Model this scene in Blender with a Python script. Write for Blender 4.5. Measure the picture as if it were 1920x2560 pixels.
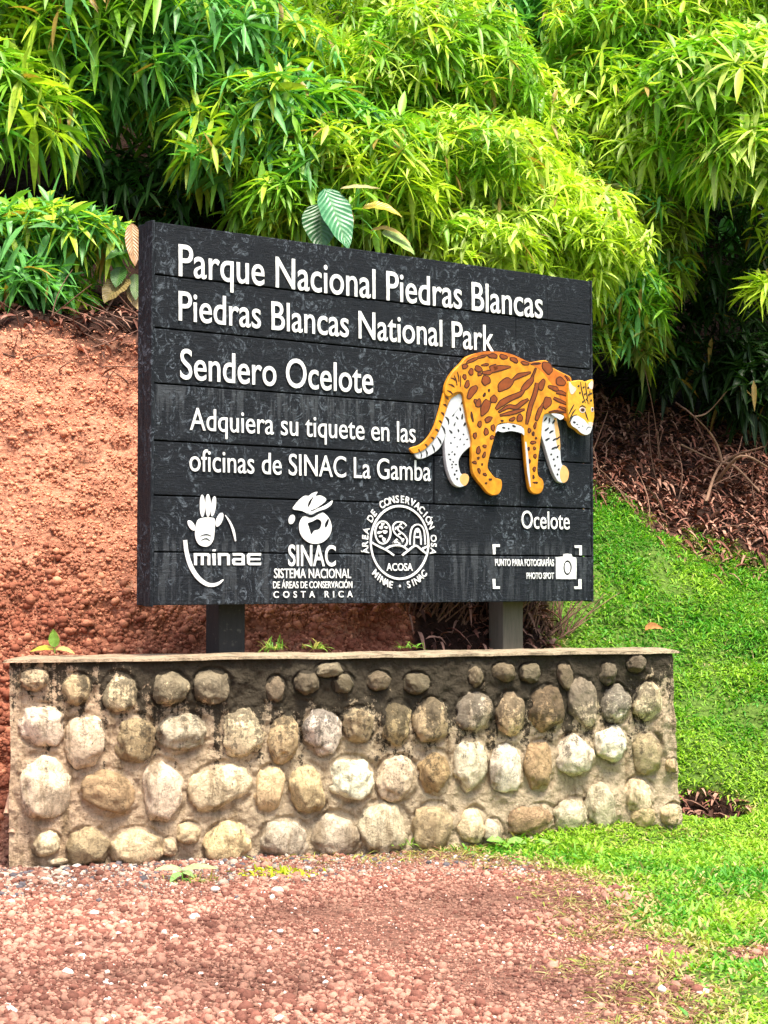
import bpy, bmesh, math, random
import numpy as np
from mathutils import Vector, Matrix

random.seed(7)
RNG = np.random.default_rng(11)
for o in list(bpy.data.objects):
    bpy.data.objects.remove(o, do_unlink=True)
S = bpy.context.scene
C = S.collection

# ------------------------------------------------------------------ camera, sky, sun, exposure
F = 4492.0                       # focal length in pixels of the 1920 x 2560 photograph
PITCH = math.atan(167 / F)
HC = 1.278                       # eye height above the foot of the stone wall
cam = bpy.data.cameras.new('camera')
cam.sensor_fit = 'VERTICAL'
cam.sensor_height = 24.0
cam.lens = 24.0 * F / 2560.0
cam.clip_start = 0.1
cam.clip_end = 500
co = bpy.data.objects.new('camera', cam)
co.location = (0, 0, HC)
co.rotation_euler = (math.pi / 2 + PITCH, 0, 0)
C.objects.link(co)
S.camera = co

SUN_EL, SUN_AZ = math.radians(67), math.radians(152)   # azimuth measured clockwise from +Y (ahead)
w = bpy.data.worlds.new('World')
S.world = w
w.use_nodes = True
nt = w.node_tree
sky = nt.nodes.new('ShaderNodeTexSky')
sky.sky_type = 'NISHITA'
sky.sun_disc = False
sky.sun_elevation = SUN_EL
sky.sun_rotation = SUN_AZ
sky.dust_density = 5.0
sky.air_density = 1.0
sky.ozone_density = 0.6
bg = nt.nodes['Background']
bg.inputs['Strength'].default_value = 0.15
nt.links.new(sky.outputs[0], bg.inputs[0])
sl = bpy.data.lights.new('sun', 'SUN')
sl.energy = 3.2
sl.angle = math.radians(18)
sl.color = (1.0, 0.93, 0.80)
so = bpy.data.objects.new('sun', sl)
sd = Vector((math.sin(SUN_AZ) * math.cos(SUN_EL), math.cos(SUN_AZ) * math.cos(SUN_EL), math.sin(SUN_EL)))
so.rotation_euler = (-sd).to_track_quat('-Z', 'Y').to_euler()
so.location = (0, 0, 20)
C.objects.link(so)
S.view_settings.view_transform = 'Standard'
S.view_settings.look = 'None'
S.view_settings.exposure = 1.2
S.view_settings.gamma = 1.0
S.render.engine = 'CYCLES'

# ------------------------------------------------------------------ helpers
K = 1920 / 1659.0                # overview pixels to photograph pixels


def ray(px, py):
    x = (px - 960) / F
    y = (1280 - py) / F
    return np.array((x, math.cos(PITCH) - y * math.sin(PITCH), math.sin(PITCH) + y * math.cos(PITCH)))


def at(px, py, Y):
    d = ray(px, py)
    return np.array((0, 0, HC)) + d * (Y / d[1])


def vat(vx, vy, Y):
    return at(vx * K, vy * K, Y)


def _hash(ix, iy, iz, seed):
    h = (ix * 374761393 + iy * 668265263 + iz * 2147483647 + seed * 974634777) & 0xffffffff
    h = ((h ^ (h >> 13)) * 1274126177) & 0xffffffff
    h = (h ^ (h >> 16)) & 0xffffffff
    return h.astype(np.float64) / 4294967295.0


def vnoise(p, seed=0):
    p = np.asarray(p, float)
    i = np.floor(p).astype(np.int64)
    f = p - i
    f = f * f * (3 - 2 * f)
    r = 0
    for dx in (0, 1):
        for dy in (0, 1):
            for dz in (0, 1):
                wgt = (f[:, 0] if dx else 1 - f[:, 0]) * (f[:, 1] if dy else 1 - f[:, 1]) * (f[:, 2] if dz else 1 - f[:, 2])
                r = r + wgt * _hash(i[:, 0] + dx, i[:, 1] + dy, i[:, 2] + dz, seed)
    return r * 2 - 1


def fbm(p, octv=4, seed=0, gain=0.5):
    p = np.asarray(p, float)
    r, a, t = 0, 1.0, 0
    for k in range(octv):
        r = r + a * vnoise(p * (2.03 ** k), seed + k * 17)
        t += a
        a *= gain
    return r / t


def sstep(a, b, x):
    t = np.clip((x - a) / (b - a), 0, 1)
    return t * t * (3 - 2 * t)


def link(name, mesh, parent=None):
    o = bpy.data.objects.new(name, mesh)
    C.objects.link(o)
    if parent is not None:
        o.parent = parent
    return o


def tag(o, label=None, cat=None, group=None, kind=None):
    if label: o['label'] = label
    if cat: o['category'] = cat
    if group: o['group'] = group
    if kind: o['kind'] = kind
    return o


def thing(name, label, cat, loc=(0, 0, 0), rz=0.0, group=None):
    o = bpy.data.objects.new(name, None)
    o.empty_display_size = 0.2
    C.objects.link(o)
    o.location = loc
    o.rotation_euler = (0, 0, rz)
    return tag(o, label, cat, group)


def npmesh(name, verts, faces, mat=None, smooth=True, tint=None, uv=None, mask=None):
    """verts (N,3); faces: (M,k) int array or list of such arrays; tint (N,3) colour attribute per vertex"""
    me = bpy.data.meshes.new(name)
    verts = np.asarray(verts, np.float32)
    fl = faces if isinstance(faces, list) else [faces]
    fl = [np.asarray(f, np.int32) for f in fl if len(f)]
    me.vertices.add(len(verts))
    me.vertices.foreach_set('co', verts.ravel())
    loops = np.concatenate([f.ravel() for f in fl])
    tot = np.concatenate([np.full(len(f), f.shape[1], np.int32) for f in fl])
    start = np.concatenate(([0], np.cumsum(tot)[:-1])).astype(np.int32)
    me.loops.add(len(loops))
    me.loops.foreach_set('vertex_index', loops)
    me.polygons.add(len(tot))
    me.polygons.foreach_set('loop_start', start)
    me.polygons.foreach_set('loop_total', tot)
    me.update(calc_edges=True)
    me.polygons.foreach_set('use_smooth', np.full(len(tot), smooth, bool))
    if tint is not None:
        a = me.color_attributes.new('tint', 'FLOAT_COLOR', 'POINT')
        t4 = np.ones((len(verts), 4), np.float32)
        t4[:, :3] = tint
        a.data.foreach_set('color', t4.ravel())
    if mask is not None:
        a = me.color_attributes.new('mask', 'FLOAT_COLOR', 'POINT')
        t4 = np.ones((len(verts), 4), np.float32)
        t4[:, :3] = mask
        a.data.foreach_set('color', t4.ravel())
    if uv is not None:
        a = me.attributes.new('leafuv', 'FLOAT_VECTOR', 'POINT')
        a.data.foreach_set('vector', np.asarray(uv, np.float32).ravel())
    if mat: me.materials.append(mat)
    me.validate()
    return me


def ico(sub):
    bm = bmesh.new()
    bmesh.ops.create_icosphere(bm, subdivisions=sub, radius=1)
    bm.verts.ensure_lookup_table()
    v = np.array([x.co[:] for x in bm.verts])
    f = np.array([[q.index for q in x.verts] for x in bm.faces])
    bm.free()
    return v, f


ICO = {k: ico(k) for k in (1, 2, 3, 4)}


def tube(pts, radii, n=6, jit=0.0):
    """a bent tapered tube; returns verts, quads"""
    pts = np.asarray(pts, float)
    radii = np.broadcast_to(np.asarray(radii, float), (len(pts),))
    tng = np.gradient(pts, axis=0)
    tng /= np.linalg.norm(tng, axis=1)[:, None] + 1e-9
    ref = np.array((0.31, 0.2, 0.93))
    a = np.cross(tng, ref); a /= np.linalg.norm(a, axis=1)[:, None] + 1e-9
    b = np.cross(tng, a)
    ang = np.arange(n) * 2 * math.pi / n
    v = pts[:, None] + radii[:, None, None] * (a[:, None] * np.cos(ang)[None, :, None] + b[:, None] * np.sin(ang)[None, :, None])
    if jit: v = v + RNG.normal(0, jit, v.shape)
    m = len(pts)
    i = np.arange(m - 1)[:, None] * n + np.arange(n)[None]
    j = np.arange(m - 1)[:, None] * n + (np.arange(n)[None] + 1) % n
    q = np.stack((i, j, j + n, i + n), -1).reshape(-1, 4)
    return v.reshape(-1, 3), q


class MB:
    def __init__(s): s.v, s.q, s.t, s.n, s.c = [], [], [], 0, []
    def add(s, v, f, col=None):
        v = np.asarray(v, float); f = np.asarray(f)
        (s.q if f.shape[1] == 4 else s.t).append(f + s.n)
        s.v.append(v); s.n += len(v)
        s.c.append(np.broadcast_to(np.asarray(col if col is not None else (1, 1, 1), float), (len(v), 3)))
        return s
    def box(s, x0, x1, y0, y1, z0, z1, col=None):
        v = [(x, y, z) for x in (x0, x1) for y in (y0, y1) for z in (z0, z1)]
        f = [(0, 1, 3, 2), (4, 6, 7, 5), (0, 4, 5, 1), (2, 3, 7, 6), (0, 2, 6, 4), (1, 5, 7, 3)]
        return s.add(v, f, col)
    def mesh(s, name, mat, smooth=True):
        fl = []
        if s.q: fl.append(np.concatenate(s.q))
        if s.t: fl.append(np.concatenate(s.t))
        return npmesh(name, np.concatenate(s.v), fl, mat, smooth, tint=np.concatenate(s.c))
    def build(s, name, mat, parent=None, smooth=True):
        return link(name, s.mesh(name, mat, smooth), parent)


# ------------------------------------------------------------------ materials
class NT:
    def __init__(s, name):
        s.m = bpy.data.materials.new(name)
        s.m.use_nodes = True
        s.t = s.m.node_tree
        s.b = s.t.nodes['Principled BSDF']
        s.out = s.t.nodes['Material Output']
    def n(s, typ, **kw):
        nd = s.t.nodes.new(typ)
        for k, v in kw.items(): setattr(nd, k, v)
        return nd
    def l(s, a, b): s.t.links.new(a, b)
    def obj(s, scale=(1, 1, 1)):
        tc = s.n('ShaderNodeTexCoord'); mp = s.n('ShaderNodeMapping')
        mp.inputs['Scale'].default_value = scale
        s.l(tc.outputs['Object'], mp.inputs[0])
        return mp.outputs[0]
    def noise(s, vec, scale, detail=6, rough=0.6, dist=0.0):
        nd = s.n('ShaderNodeTexNoise')
        nd.inputs['Scale'].default_value = scale
        nd.inputs['Detail'].default_value = detail
        nd.inputs['Roughness'].default_value = rough
        nd.inputs['Distortion'].default_value = dist
        s.l(vec, nd.inputs['Vector'])
        return nd.outputs['Fac']
    def vor(s, vec, scale, feat='F1', out='Distance'):
        nd = s.n('ShaderNodeTexVoronoi', feature=feat)
        nd.inputs['Scale'].default_value = scale
        s.l(vec, nd.inputs['Vector'])
        return nd.outputs[out]
    def ramp(s, fac, stops):
        nd = s.n('ShaderNodeValToRGB')
        el = nd.color_ramp.elements
        while len(el) < len(stops): el.new(0.5)
        for e, (p, c) in zip(el, stops):
            e.position = p
            e.color = (*(c if isinstance(c, tuple) else (c, c, c)), 1)
        s.l(fac, nd.inputs[0])
        return nd.outputs[0]
    def mix(s, fac, a, b, mode='MIX'):
        nd = s.n('ShaderNodeMix', data_type='RGBA', blend_type=mode)
        for val, sock in ((fac, 0), (a, 6), (b, 7)):
            if isinstance(val, (int, float)): nd.inputs[sock].default_value = val
            elif isinstance(val, tuple): nd.inputs[sock].default_value = (*val, 1)
            else: s.l(val, nd.inputs[sock])
        return nd.outputs[2]
    def math(s, op, a, b=0.0):
        nd = s.n('ShaderNodeMath', operation=op)
        for k, val in enumerate((a, b)):
            if isinstance(val, (int, float)): nd.inputs[k].default_value = val
            else: s.l(val, nd.inputs[k])
        return nd.outputs[0]
    def attr(s, name, out='Color'):
        nd = s.n('ShaderNodeAttribute'); nd.attribute_name = name
        return nd.outputs[out]
    def sep(s, col):
        nd = s.n('ShaderNodeSeparateXYZ'); s.l(col, nd.inputs[0])
        return nd.outputs
    def bump(s, h, strength=0.5, dist=0.01):
        nd = s.n('ShaderNodeBump')
        nd.inputs['Strength'].default_value = strength
        nd.inputs['Distance'].default_value = dist
        s.l(h, nd.inputs['Height']); s.l(nd.outputs[0], s.b.inputs['Normal'])
    def fin(s, col, rough=0.8, spec=0.3):
        if isinstance(col, tuple): s.b.inputs['Base Color'].default_value = (*col, 1)
        else: s.l(col, s.b.inputs['Base Color'])
        if isinstance(rough, (int, float)): s.b.inputs['Roughness'].default_value = rough
        else: s.l(rough, s.b.inputs['Roughness'])
        s.b.inputs['Specular IOR Level'].default_value = spec
        return s.m


def m_tint(name, rough=0.9, spec=0.2, nscale=60, amt=0.35, bump=0.4):
    t = NT(name); v = t.obj()
    n = t.noise(v, nscale, 4)
    c = t.mix(1.0, t.attr('tint'), t.ramp(n, [(0.3, 1 - amt), (0.7, 1 + amt * 0.6)]), 'MULTIPLY')
    if bump: t.bump(n, bump, 0.006)
    return t.fin(c, rough, spec)


def m_leaf(name, rough=0.42, trans=0.35, vein=0.25, spec=0.4, lateral=False):
    t = NT(name)
    tint = t.attr('tint')
    uv = t.sep(t.attr('leafuv', 'Vector'))
    ac = t.math('ABSOLUTE', uv[0])
    mid = t.ramp(ac, [(0.0, 1.0), (0.16, 0.0)])
    v = t.obj()
    n = t.noise(v, 35, 3)
    c = t.mix(1.0, tint, t.ramp(n, [(0.3, 0.78), (0.7, 1.2)]), 'MULTIPLY')
    c = t.mix(t.math('MULTIPLY', mid, vein), c, (0.34, 0.46, 0.14))
    if lateral:
        ph = t.math('ADD', t.math('MULTIPLY', uv[1], 75.0), t.math('MULTIPLY', ac, -16.0))
        lv = t.ramp(t.math('SINE', ph), [(0.0, 1.0), (0.5, 1.0), (0.85, 0.85), (1.0, 0.72)])
        c = t.mix(1.0, c, lv, 'MULTIPLY')
        t.bump(t.math('SINE', ph), 0.5, 0.002)
    t.fin(c, rough, spec)
    tr = t.n('ShaderNodeBsdfTranslucent')
    cc = t.mix(1.0, c, (1.15, 1.25, 0.45), 'MULTIPLY')
    t.l(cc, tr.inputs[0])
    ms = t.n('ShaderNodeMixShader'); ms.inputs[0].default_value = trans
    t.l(t.b.outputs[0], ms.inputs[1]); t.l(tr.outputs[0], ms.inputs[2])
    t.l(ms.outputs[0], t.out.inputs[0])
    return t.m


def m_ground():
    t = NT('ground_soil'); v = t.obj()
    mk = t.sep(t.attr('mask'))                 # x: red bank, y: turf, z: litter soil, near black for painted shade
    n1 = t.noise(v, 2.2, 5); n2 = t.noise(v, 26, 6, 0.7); n3 = t.noise(v, 9, 4)
    vo = t.vor(v, 38)
    gravel = t.mix(n2, (0.10, 0.042, 0.029), (0.30, 0.145, 0.105))
    gravel = t.mix(t.ramp(n1, [(0.42, 0.0), (0.62, 0.5)]), gravel, (0.30, 0.17, 0.12))
    bank = t.mix(n2, (0.40, 0.165, 0.10), (0.68, 0.33, 0.21))
    bank = t.mix(t.ramp(n3, [(0.35, 0.6), (0.6, 0.0)]), bank, (0.29, 0.095, 0.053))
    turf = t.mix(n2, (0.05, 0.11, 0.016), (0.15, 0.24, 0.04))
    dark = t.mix(n2, (0.008, 0.004, 0.003), (0.042, 0.018, 0.012))  # litter earth, blackened to stand for shade in the gaps and hollow
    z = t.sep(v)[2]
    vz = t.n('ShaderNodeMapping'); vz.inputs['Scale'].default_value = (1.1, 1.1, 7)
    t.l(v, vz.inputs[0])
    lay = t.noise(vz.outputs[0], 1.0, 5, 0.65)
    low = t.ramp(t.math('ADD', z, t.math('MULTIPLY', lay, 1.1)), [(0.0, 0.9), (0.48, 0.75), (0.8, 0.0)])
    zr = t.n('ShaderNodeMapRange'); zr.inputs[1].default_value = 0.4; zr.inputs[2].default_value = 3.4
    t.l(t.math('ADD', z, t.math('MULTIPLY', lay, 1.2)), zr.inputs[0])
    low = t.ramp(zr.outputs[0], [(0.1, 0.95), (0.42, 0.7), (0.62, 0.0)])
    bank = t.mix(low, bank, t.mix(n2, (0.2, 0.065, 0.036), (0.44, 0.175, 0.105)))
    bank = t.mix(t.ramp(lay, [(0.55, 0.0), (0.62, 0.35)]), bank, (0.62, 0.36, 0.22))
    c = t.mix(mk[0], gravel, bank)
    c = t.mix(mk[1], c, turf)
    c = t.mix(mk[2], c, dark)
    c = t.mix(1.0, c, t.ramp(vo, [(0.0, 1.12), (0.5, 0.9), (0.8, 0.55)]), 'MULTIPLY')
    t.bump(t.math('ADD', t.math('MULTIPLY', vo, -0.8), n2), 0.9, 0.02)
    return t.fin(c, 0.92, 0.15)


def m_stain_mix(t, v, c, amt=0.93, dark=(0.028, 0.024, 0.017)):
    """black mould running down from the top of the wall (wall coordinates)"""
    z = t.sep(v)[2]
    vs = t.n('ShaderNodeMapping'); vs.inputs['Scale'].default_value = (20, 6, 1.3)
    t.l(v, vs.inputs[0])
    st = t.noise(vs.outputs[0], 1.0, 5, 0.62)
    vb = t.noise(v, 1.7, 3)
    grad = t.ramp(z, [(0.25, 0.0), (0.6, 0.3), (0.78, 0.62), (0.9, 1.0)])
    x = t.sep(v)[0]
    side = t.ramp(t.math('DIVIDE', x, 3.3), [(0.1, 0.42), (0.3, 1.0), (0.85, 1.0), (1.0, 0.5)])
    g = t.math('MULTIPLY', t.math('MULTIPLY', grad, side), 1.0)
    val = t.math('ADD', t.math('ADD', g, t.math('MULTIPLY', st, 0.95)), t.math('MULTIPLY', vb, 0.35))
    val = t.math('ADD', val, t.math('MULTIPLY', t.math('SUBTRACT', t.noise(v, 28, 6, 0.8), 0.5), 1.3))
    fac = t.ramp(val, [(0.9, 0.0), (1.1, amt)])
    v3 = t.n('ShaderNodeMapping'); v3.inputs['Scale'].default_value = (13, 6, 2.6)
    t.l(v, v3.inputs[0])
    run = t.noise(v3.outputs[0], 1.0, 6, 0.7)
    c = t.mix(t.ramp(run, [(0.5, 0.0), (0.64, 0.7)]), c, (0.17, 0.115, 0.055))
    return t.mix(fac, c, dark)


def m_mortar(name='wall_mortar', stain=True):
    t = NT(name); v = t.obj()
    n = t.noise(v, 40, 6, 0.7); b = t.noise(v, 2.5, 4)
    c = t.mix(n, (0.34, 0.265, 0.165), (0.66, 0.55, 0.385))
    c = t.mix(t.ramp(b, [(0.4, 0.0), (0.65, 0.6)]), c, (0.52, 0.41, 0.28))
    x = t.sep(v)[0]
    c = t.mix(t.ramp(t.math('ADD', t.math('DIVIDE', x, 3.3), t.math('MULTIPLY', b, 0.3)), [(0.2, 0.55), (0.55, 0.0)]), c, (0.60, 0.40, 0.27))
    if stain: c = m_stain_mix(t, v, c)
    else: c = t.mix(t.ramp(t.noise(v, 7, 8, 0.8), [(0.48, 0.0), (0.6, 0.75)]), c, (0.12, 0.095, 0.06))
    n5 = t.noise(v, 95, 5, 0.75)
    c = t.mix(1.0, c, t.ramp(n5, [(0.33, 0.5), (0.45, 1.0), (0.7, 1.15)]), 'MULTIPLY')
    t.bump(t.math('ADD', n, t.math('MULTIPLY', n5, 0.7)), 1.0, 0.024)
    return t.fin(c, 0.93, 0.15)


def m_stone():
    t = NT('river_stone'); v = t.obj()
    n = t.noise(v, 20, 8, 0.78, 0.8); b = t.noise(v, 90, 3)
    ck = t.ramp(t.math('ABSOLUTE', t.math('SUBTRACT', t.noise(v, 11, 5, 0.7, 0.5), 0.5)), [(0.0, 0.55), (0.016, 1.0)])
    c = t.mix(1.0, t.attr('tint'), t.ramp(n, [(0.32, 0.62), (0.5, 1.05), (0.7, 1.3)]), 'MULTIPLY')
    c = t.mix(1.0, c, ck, 'MULTIPLY')
    c = t.mix(t.ramp(b, [(0.6, 0.0), (0.72, 0.5)]), c, (0.16, 0.11, 0.07))
    c = m_stain_mix(t, v, c, 0.7)
    t.bump(t.math('ADD', t.math('ADD', n, t.math('MULTIPLY', b, 0.3)), t.math('MULTIPLY', ck, 0.35)), 0.9, 0.024)
    return t.fin(c, 0.72, 0.3)


def m_board(name='blackened_wood', edge=False):
    t = NT(name); v = t.obj((9, 9, 1.0)) if edge else t.obj((1.2, 1, 11)); v2 = t.obj()
    vs = t.obj((30, 1, 2.6))
    n = t.noise(v, 9, 8, 0.75, 0.6); s = t.noise(v2, 13, 9, 0.8, 3.0); k = t.noise(v2, 2.9, 4, 0.6); dr = t.noise(vs, 1.0, 5, 0.7)
    fine = t.noise(v2, 75, 4, 0.7)
    c = t.mix(n, (0.002, 0.003, 0.005), (0.012, 0.016, 0.023))
    kk = t.ramp(k, [(0.43, 0.12), (0.52, 1.0)])
    sc = t.math('MULTIPLY', t.ramp(s, [(0.54, 0.0), (0.57, 1.0)]), kk)
    sc = t.math('MULTIPLY', sc, t.ramp(fine, [(0.4, 0.35), (0.55, 1.0)]))
    c = t.mix(t.math('MULTIPLY', sc, 0.85), c, (0.12, 0.145, 0.175))
    if edge:
        c = t.mix(t.math('MULTIPLY', t.ramp(n, [(0.55, 0.0), (0.66, 1.0)]), 0.6), c, (0.075, 0.087, 0.1))
    else:
        zz = t.math('ADD', t.math('DIVIDE', t.sep(v2)[2], 1.8), t.math('MULTIPLY', t.math('SUBTRACT', dr, 0.5), 0.06))
        band = t.ramp(zz, [(0.0, 0.35), (0.15, 0.7), (0.19, 0.0), (0.43, 0.0), (0.5, 0.4), (0.565, 0.85), (0.58, 0.0)])
        c = t.mix(t.math('MULTIPLY', t.ramp(dr, [(0.5, 0.0), (0.56, 0.9)]), band), c, (0.06, 0.068, 0.078))
    t.bump(t.math('ADD', t.math('ADD', n, s), t.math('MULTIPLY', fine, 0.4)), 0.8, 0.008)
    return t.fin(c, t.ramp(s, [(0.3, 0.45), (0.7, 0.8)]), 0.16)


def m_post():
    t = NT('post_wood'); v = t.obj((9, 9, 1)); v2 = t.obj()
    n = t.noise(v, 6, 6, 0.7); s = t.noise(v2, 30, 5, 0.7)
    c = t.mix(1.0, t.mix(n, (0.5, 0.5, 0.5), (1.4, 1.4, 1.4)), t.attr('tint'), 'MULTIPLY')
    c = t.mix(t.ramp(s, [(0.58, 0.0), (0.68, 0.5)]), c, (0.1, 0.1, 0.085))
    t.bump(n, 0.5, 0.006)
    return t.fin(c, 0.8, 0.25)


def m_paint(name, col, rough=0.5, var=0.18, sc=25, chip=False):
    t = NT(name); v = t.obj()
    n = t.noise(v, sc, 5)
    c = t.mix(1.0, col, t.ramp(n, [(0.3, 1 - var), (0.7, 1 + var * 0.6)]), 'MULTIPLY')
    if chip:
        q = t.noise(v, 60, 8, 0.8, 1.0)
        c = t.mix(t.ramp(q, [(0.62, 0.0), (0.68, 0.75)]), c, (0.08, 0.085, 0.09))
    t.bump(n, 0.15, 0.004)
    return t.fin(c, rough, 0.35)


M = dict(
    ground=m_ground(), mortar=m_mortar(), capping=m_mortar('capping_cement', False), stone=m_stone(), board=m_board(), edge=m_board('blackened_edge', True), post=m_post(),
    white=m_paint('white_lettering_paint', (0.78, 0.80, 0.80), 0.6, 0.25, 45, chip=True),
    orange=m_paint('ochre_paint', (0.62, 0.25, 0.011), 0.55, 0.4, 18),
    rust=m_paint('rust_paint', (0.21, 0.048, 0.008), 0.5, 0.3),
    russet=m_paint('russet_paint', (0.50, 0.135, 0.012), 0.55, 0.4, 18),
    darkb=m_paint('dark_brown_paint', (0.045, 0.012, 0.005), 0.5, 0.3),
    black=m_paint('black_paint', (0.015, 0.014, 0.014), 0.5, 0.2),
    coat=m_paint('white_coat_paint', (0.52, 0.54, 0.58), 0.5, 0.18, 40),
    yellow=m_paint('yellow_face_paint', (0.66, 0.34, 0.025), 0.5, 0.25, 30),
    pink=m_paint('ear_pink_paint', (0.72, 0.48, 0.42), 0.5, 0.15),
    tan=m_paint('tan_paint', (0.66, 0.36, 0.13), 0.5, 0.15),
    leaf=m_leaf('bush_leaf'), grass=m_leaf('grass_blade', 0.5, 0.3, 0.0, 0.3),
    waxy=m_leaf('waxy_leaf', 0.36, 0.12, 0.12, 0.4, True),
    dry=m_tint('dry_leaf', 0.8, 0.2, 40, 0.4, 0.3),
    stem=m_tint('stem_bark', 0.85, 0.2, 50, 0.3, 0.3),
    pebble=m_tint('pebble', 0.85, 0.2, 90, 0.3, 0.4),
)

# ------------------------------------------------------------------ ground: one sheet with bank, turf slope and hill
WYAW = math.radians(17.2)
d_ = ray(25, 1655)
WP = np.array((d_[0] / d_[1] * 8.0, 8.0, 0.0))         # left front corner of the wall


def foot(x):
    return 8.0 + (x - WP[0]) * 0.3096 + 0.43


def wbank(x, y):
    return 1 - sstep(0.35, 1.15, x + 0.10 * np.sin(y * 5))


def zbase(x, y):
    x = np.asarray(x, float); y = np.asarray(y, float)
    d = y - foot(x)
    zb = np.interp(d, [-30, -0.28, 0.02, 0.2, 1.42, 1.6, 2.2, 4.5, 9, 14, 60], [0, 0, 0.5, 0.62, 2.62, 2.74, 2.85, 4.6, 9.5, 13, 16])
    dl = sstep(-1.55, -1.9, x)                          # the bank runs out to open ground left of the wall
    zb2 = np.interp(d, [-30, -0.35, 0.0, 1.35, 1.6, 2.2, 4.5, 9, 14, 60], [0, 0, 0.25, 2.55, 2.72, 2.85, 4.6, 9.5, 13, 16])
    zb = zb * (1 - dl) + zb2 * dl
    zg = np.interp(d + 0.1 * np.sin(x * 3), [-30, -0.75, -0.35, 0.0, 2.0, 3.2, 4.2, 7.5, 12, 60], [0, 0.0, 0.12, 0.36, 1.72, 2.3, 3.0, 7.0, 11, 16])
    zg = zg - 0.22 * sstep(1.3, 2.6, x) * sstep(0.3, 2.0, d)
    wb = wbank(x, y)
    z = zb * wb + zg * (1 - wb)
    hol = np.exp(-((x - 0.55) / 0.40) ** 2) * sstep(-0.15, 0.12, d) * (1 - sstep(0.6, 1.6, d))   # dug hollow below the board
    notch = np.exp(-(((x - 1.66) / 0.17) ** 2 + ((y - 9.22) / 0.11) ** 2))              # washed out step at the wall end
    return z - 0.5 * hol - 0.14 * notch


gx = np.concatenate(([-90, -50, -25, -12, -7, -5, -4, -3.4], np.arange(-3.0, 3.3, 0.024), [3.4, 3.8, 4.5, 6, 9, 14, 28, 50, 90]))
gy = np.concatenate(([-60, -30, -10, 0, 2.5, 4, 4.6], np.arange(4.9, 12.6, 0.024), np.arange(12.6, 16, 0.2), [17, 19, 22, 26, 34, 50, 90]))
GX, GY = np.meshgrid(gx, gy)
px, py = GX.ravel(), GY.ravel()
e = 0.02


def soil(px, py):
    """points of the displaced soil surface under x, y, and its normals"""
    px = np.asarray(px, float); py = np.asarray(py, float)
    P = np.stack((px, py, zbase(px, py)), 1)
    nx = -(zbase(px + e, py) - zbase(px - e, py)) / (2 * e)
    ny = -(zbase(px, py + e) - zbase(px, py - e)) / (2 * e)
    N = np.stack((nx, ny, np.ones_like(nx)), 1)
    N /= np.linalg.norm(N, axis=1)[:, None]
    dd = py - foot(px)
    near = (sstep(-4, -3, px) * (1 - sstep(3.2, 4, px)) * sstep(4.0, 5, py) * (1 - sstep(12.4, 13, py)))
    wb = wbank(px, py)
    onbank = wb * sstep(-0.25, 0.1, dd)
    rid = 1 - np.abs(fbm(P * np.array((5, 5, 7)), 4, 5)) * 2
    disp = 0.05 * fbm(P * 1.7, 3, 1) + 0.018 * fbm(P * 9, 4, 2)
    disp = disp + onbank * (0.085 * fbm(P * 3.1, 4, 3) + 0.05 * (rid - 0.5)) + 0.006 * fbm(P * 40, 2, 9)
    disp = disp + (1 - wb) * sstep(-0.7, -0.3, dd) * 0.05 * fbm(P * 3.6, 3, 15)
    keepflat = 1 - 0.7 * (1 - sstep(-0.4, 0.0, dd)) * (1 - (1 - wb) * 0.3)
    return P + N * (disp * near * keepflat)[:, None], N


P3, N3 = soil(px, py)
dd = py - foot(px)
wb = wbank(px, py)
# colour zones of the soil, with shade of gaps and hollows painted in


def turf_mask(x, y):
    x = np.asarray(x, float); y = np.asarray(y, float)
    q = np.stack((x, y, 0 * x), 1)
    n = 0.17 * fbm(q * 2.2, 4, 21) + 0.11 * fbm(q * 8, 3, 22)
    d = y - foot(x)
    edge_front = np.interp(y, [4.0, 5.2, 5.9, 6.5, 7.2, 7.7, 8.05, 8.4, 8.7], [0.95, 0.95, 1.0, 1.02, 1.08, 1.0, 0.78, 0.45, 0.2])
    m = sstep(-0.1, 0.1, x + n - edge_front)
    behind = sstep(-0.55, -0.35, d)
    edge_b = np.interp(d, [-0.4, 0.5, 1.2, 3], [1.0, 0.98, 0.92, 1.2])
    mb = sstep(-0.08, 0.1, x + n * 0.6 - edge_b)
    m = m * (1 - behind) + mb * behind
    lim = np.interp(x, [0.8, 1.2, 1.6, 2.4, 3.2], [2.5, 2.45, 2.3, 1.7, 1.1])      # upper edge of the turf, below the litter
    m = m * (1 - sstep(-0.22, 0.15, d + n * 2.2 + 0.12 * fbm(q * 7, 3, 25) - lim))
    hole = np.exp(-(((x - 1.30) / 0.15) ** 2 + ((y - 6.2) / 0.16) ** 2))
    hole = np.maximum(hole, np.exp(-(((x - 1.66) / 0.2) ** 2 + ((y - 9.23) / 0.12) ** 2)))
    return m * (1 - sstep(0.35, 0.6, hole))


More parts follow.
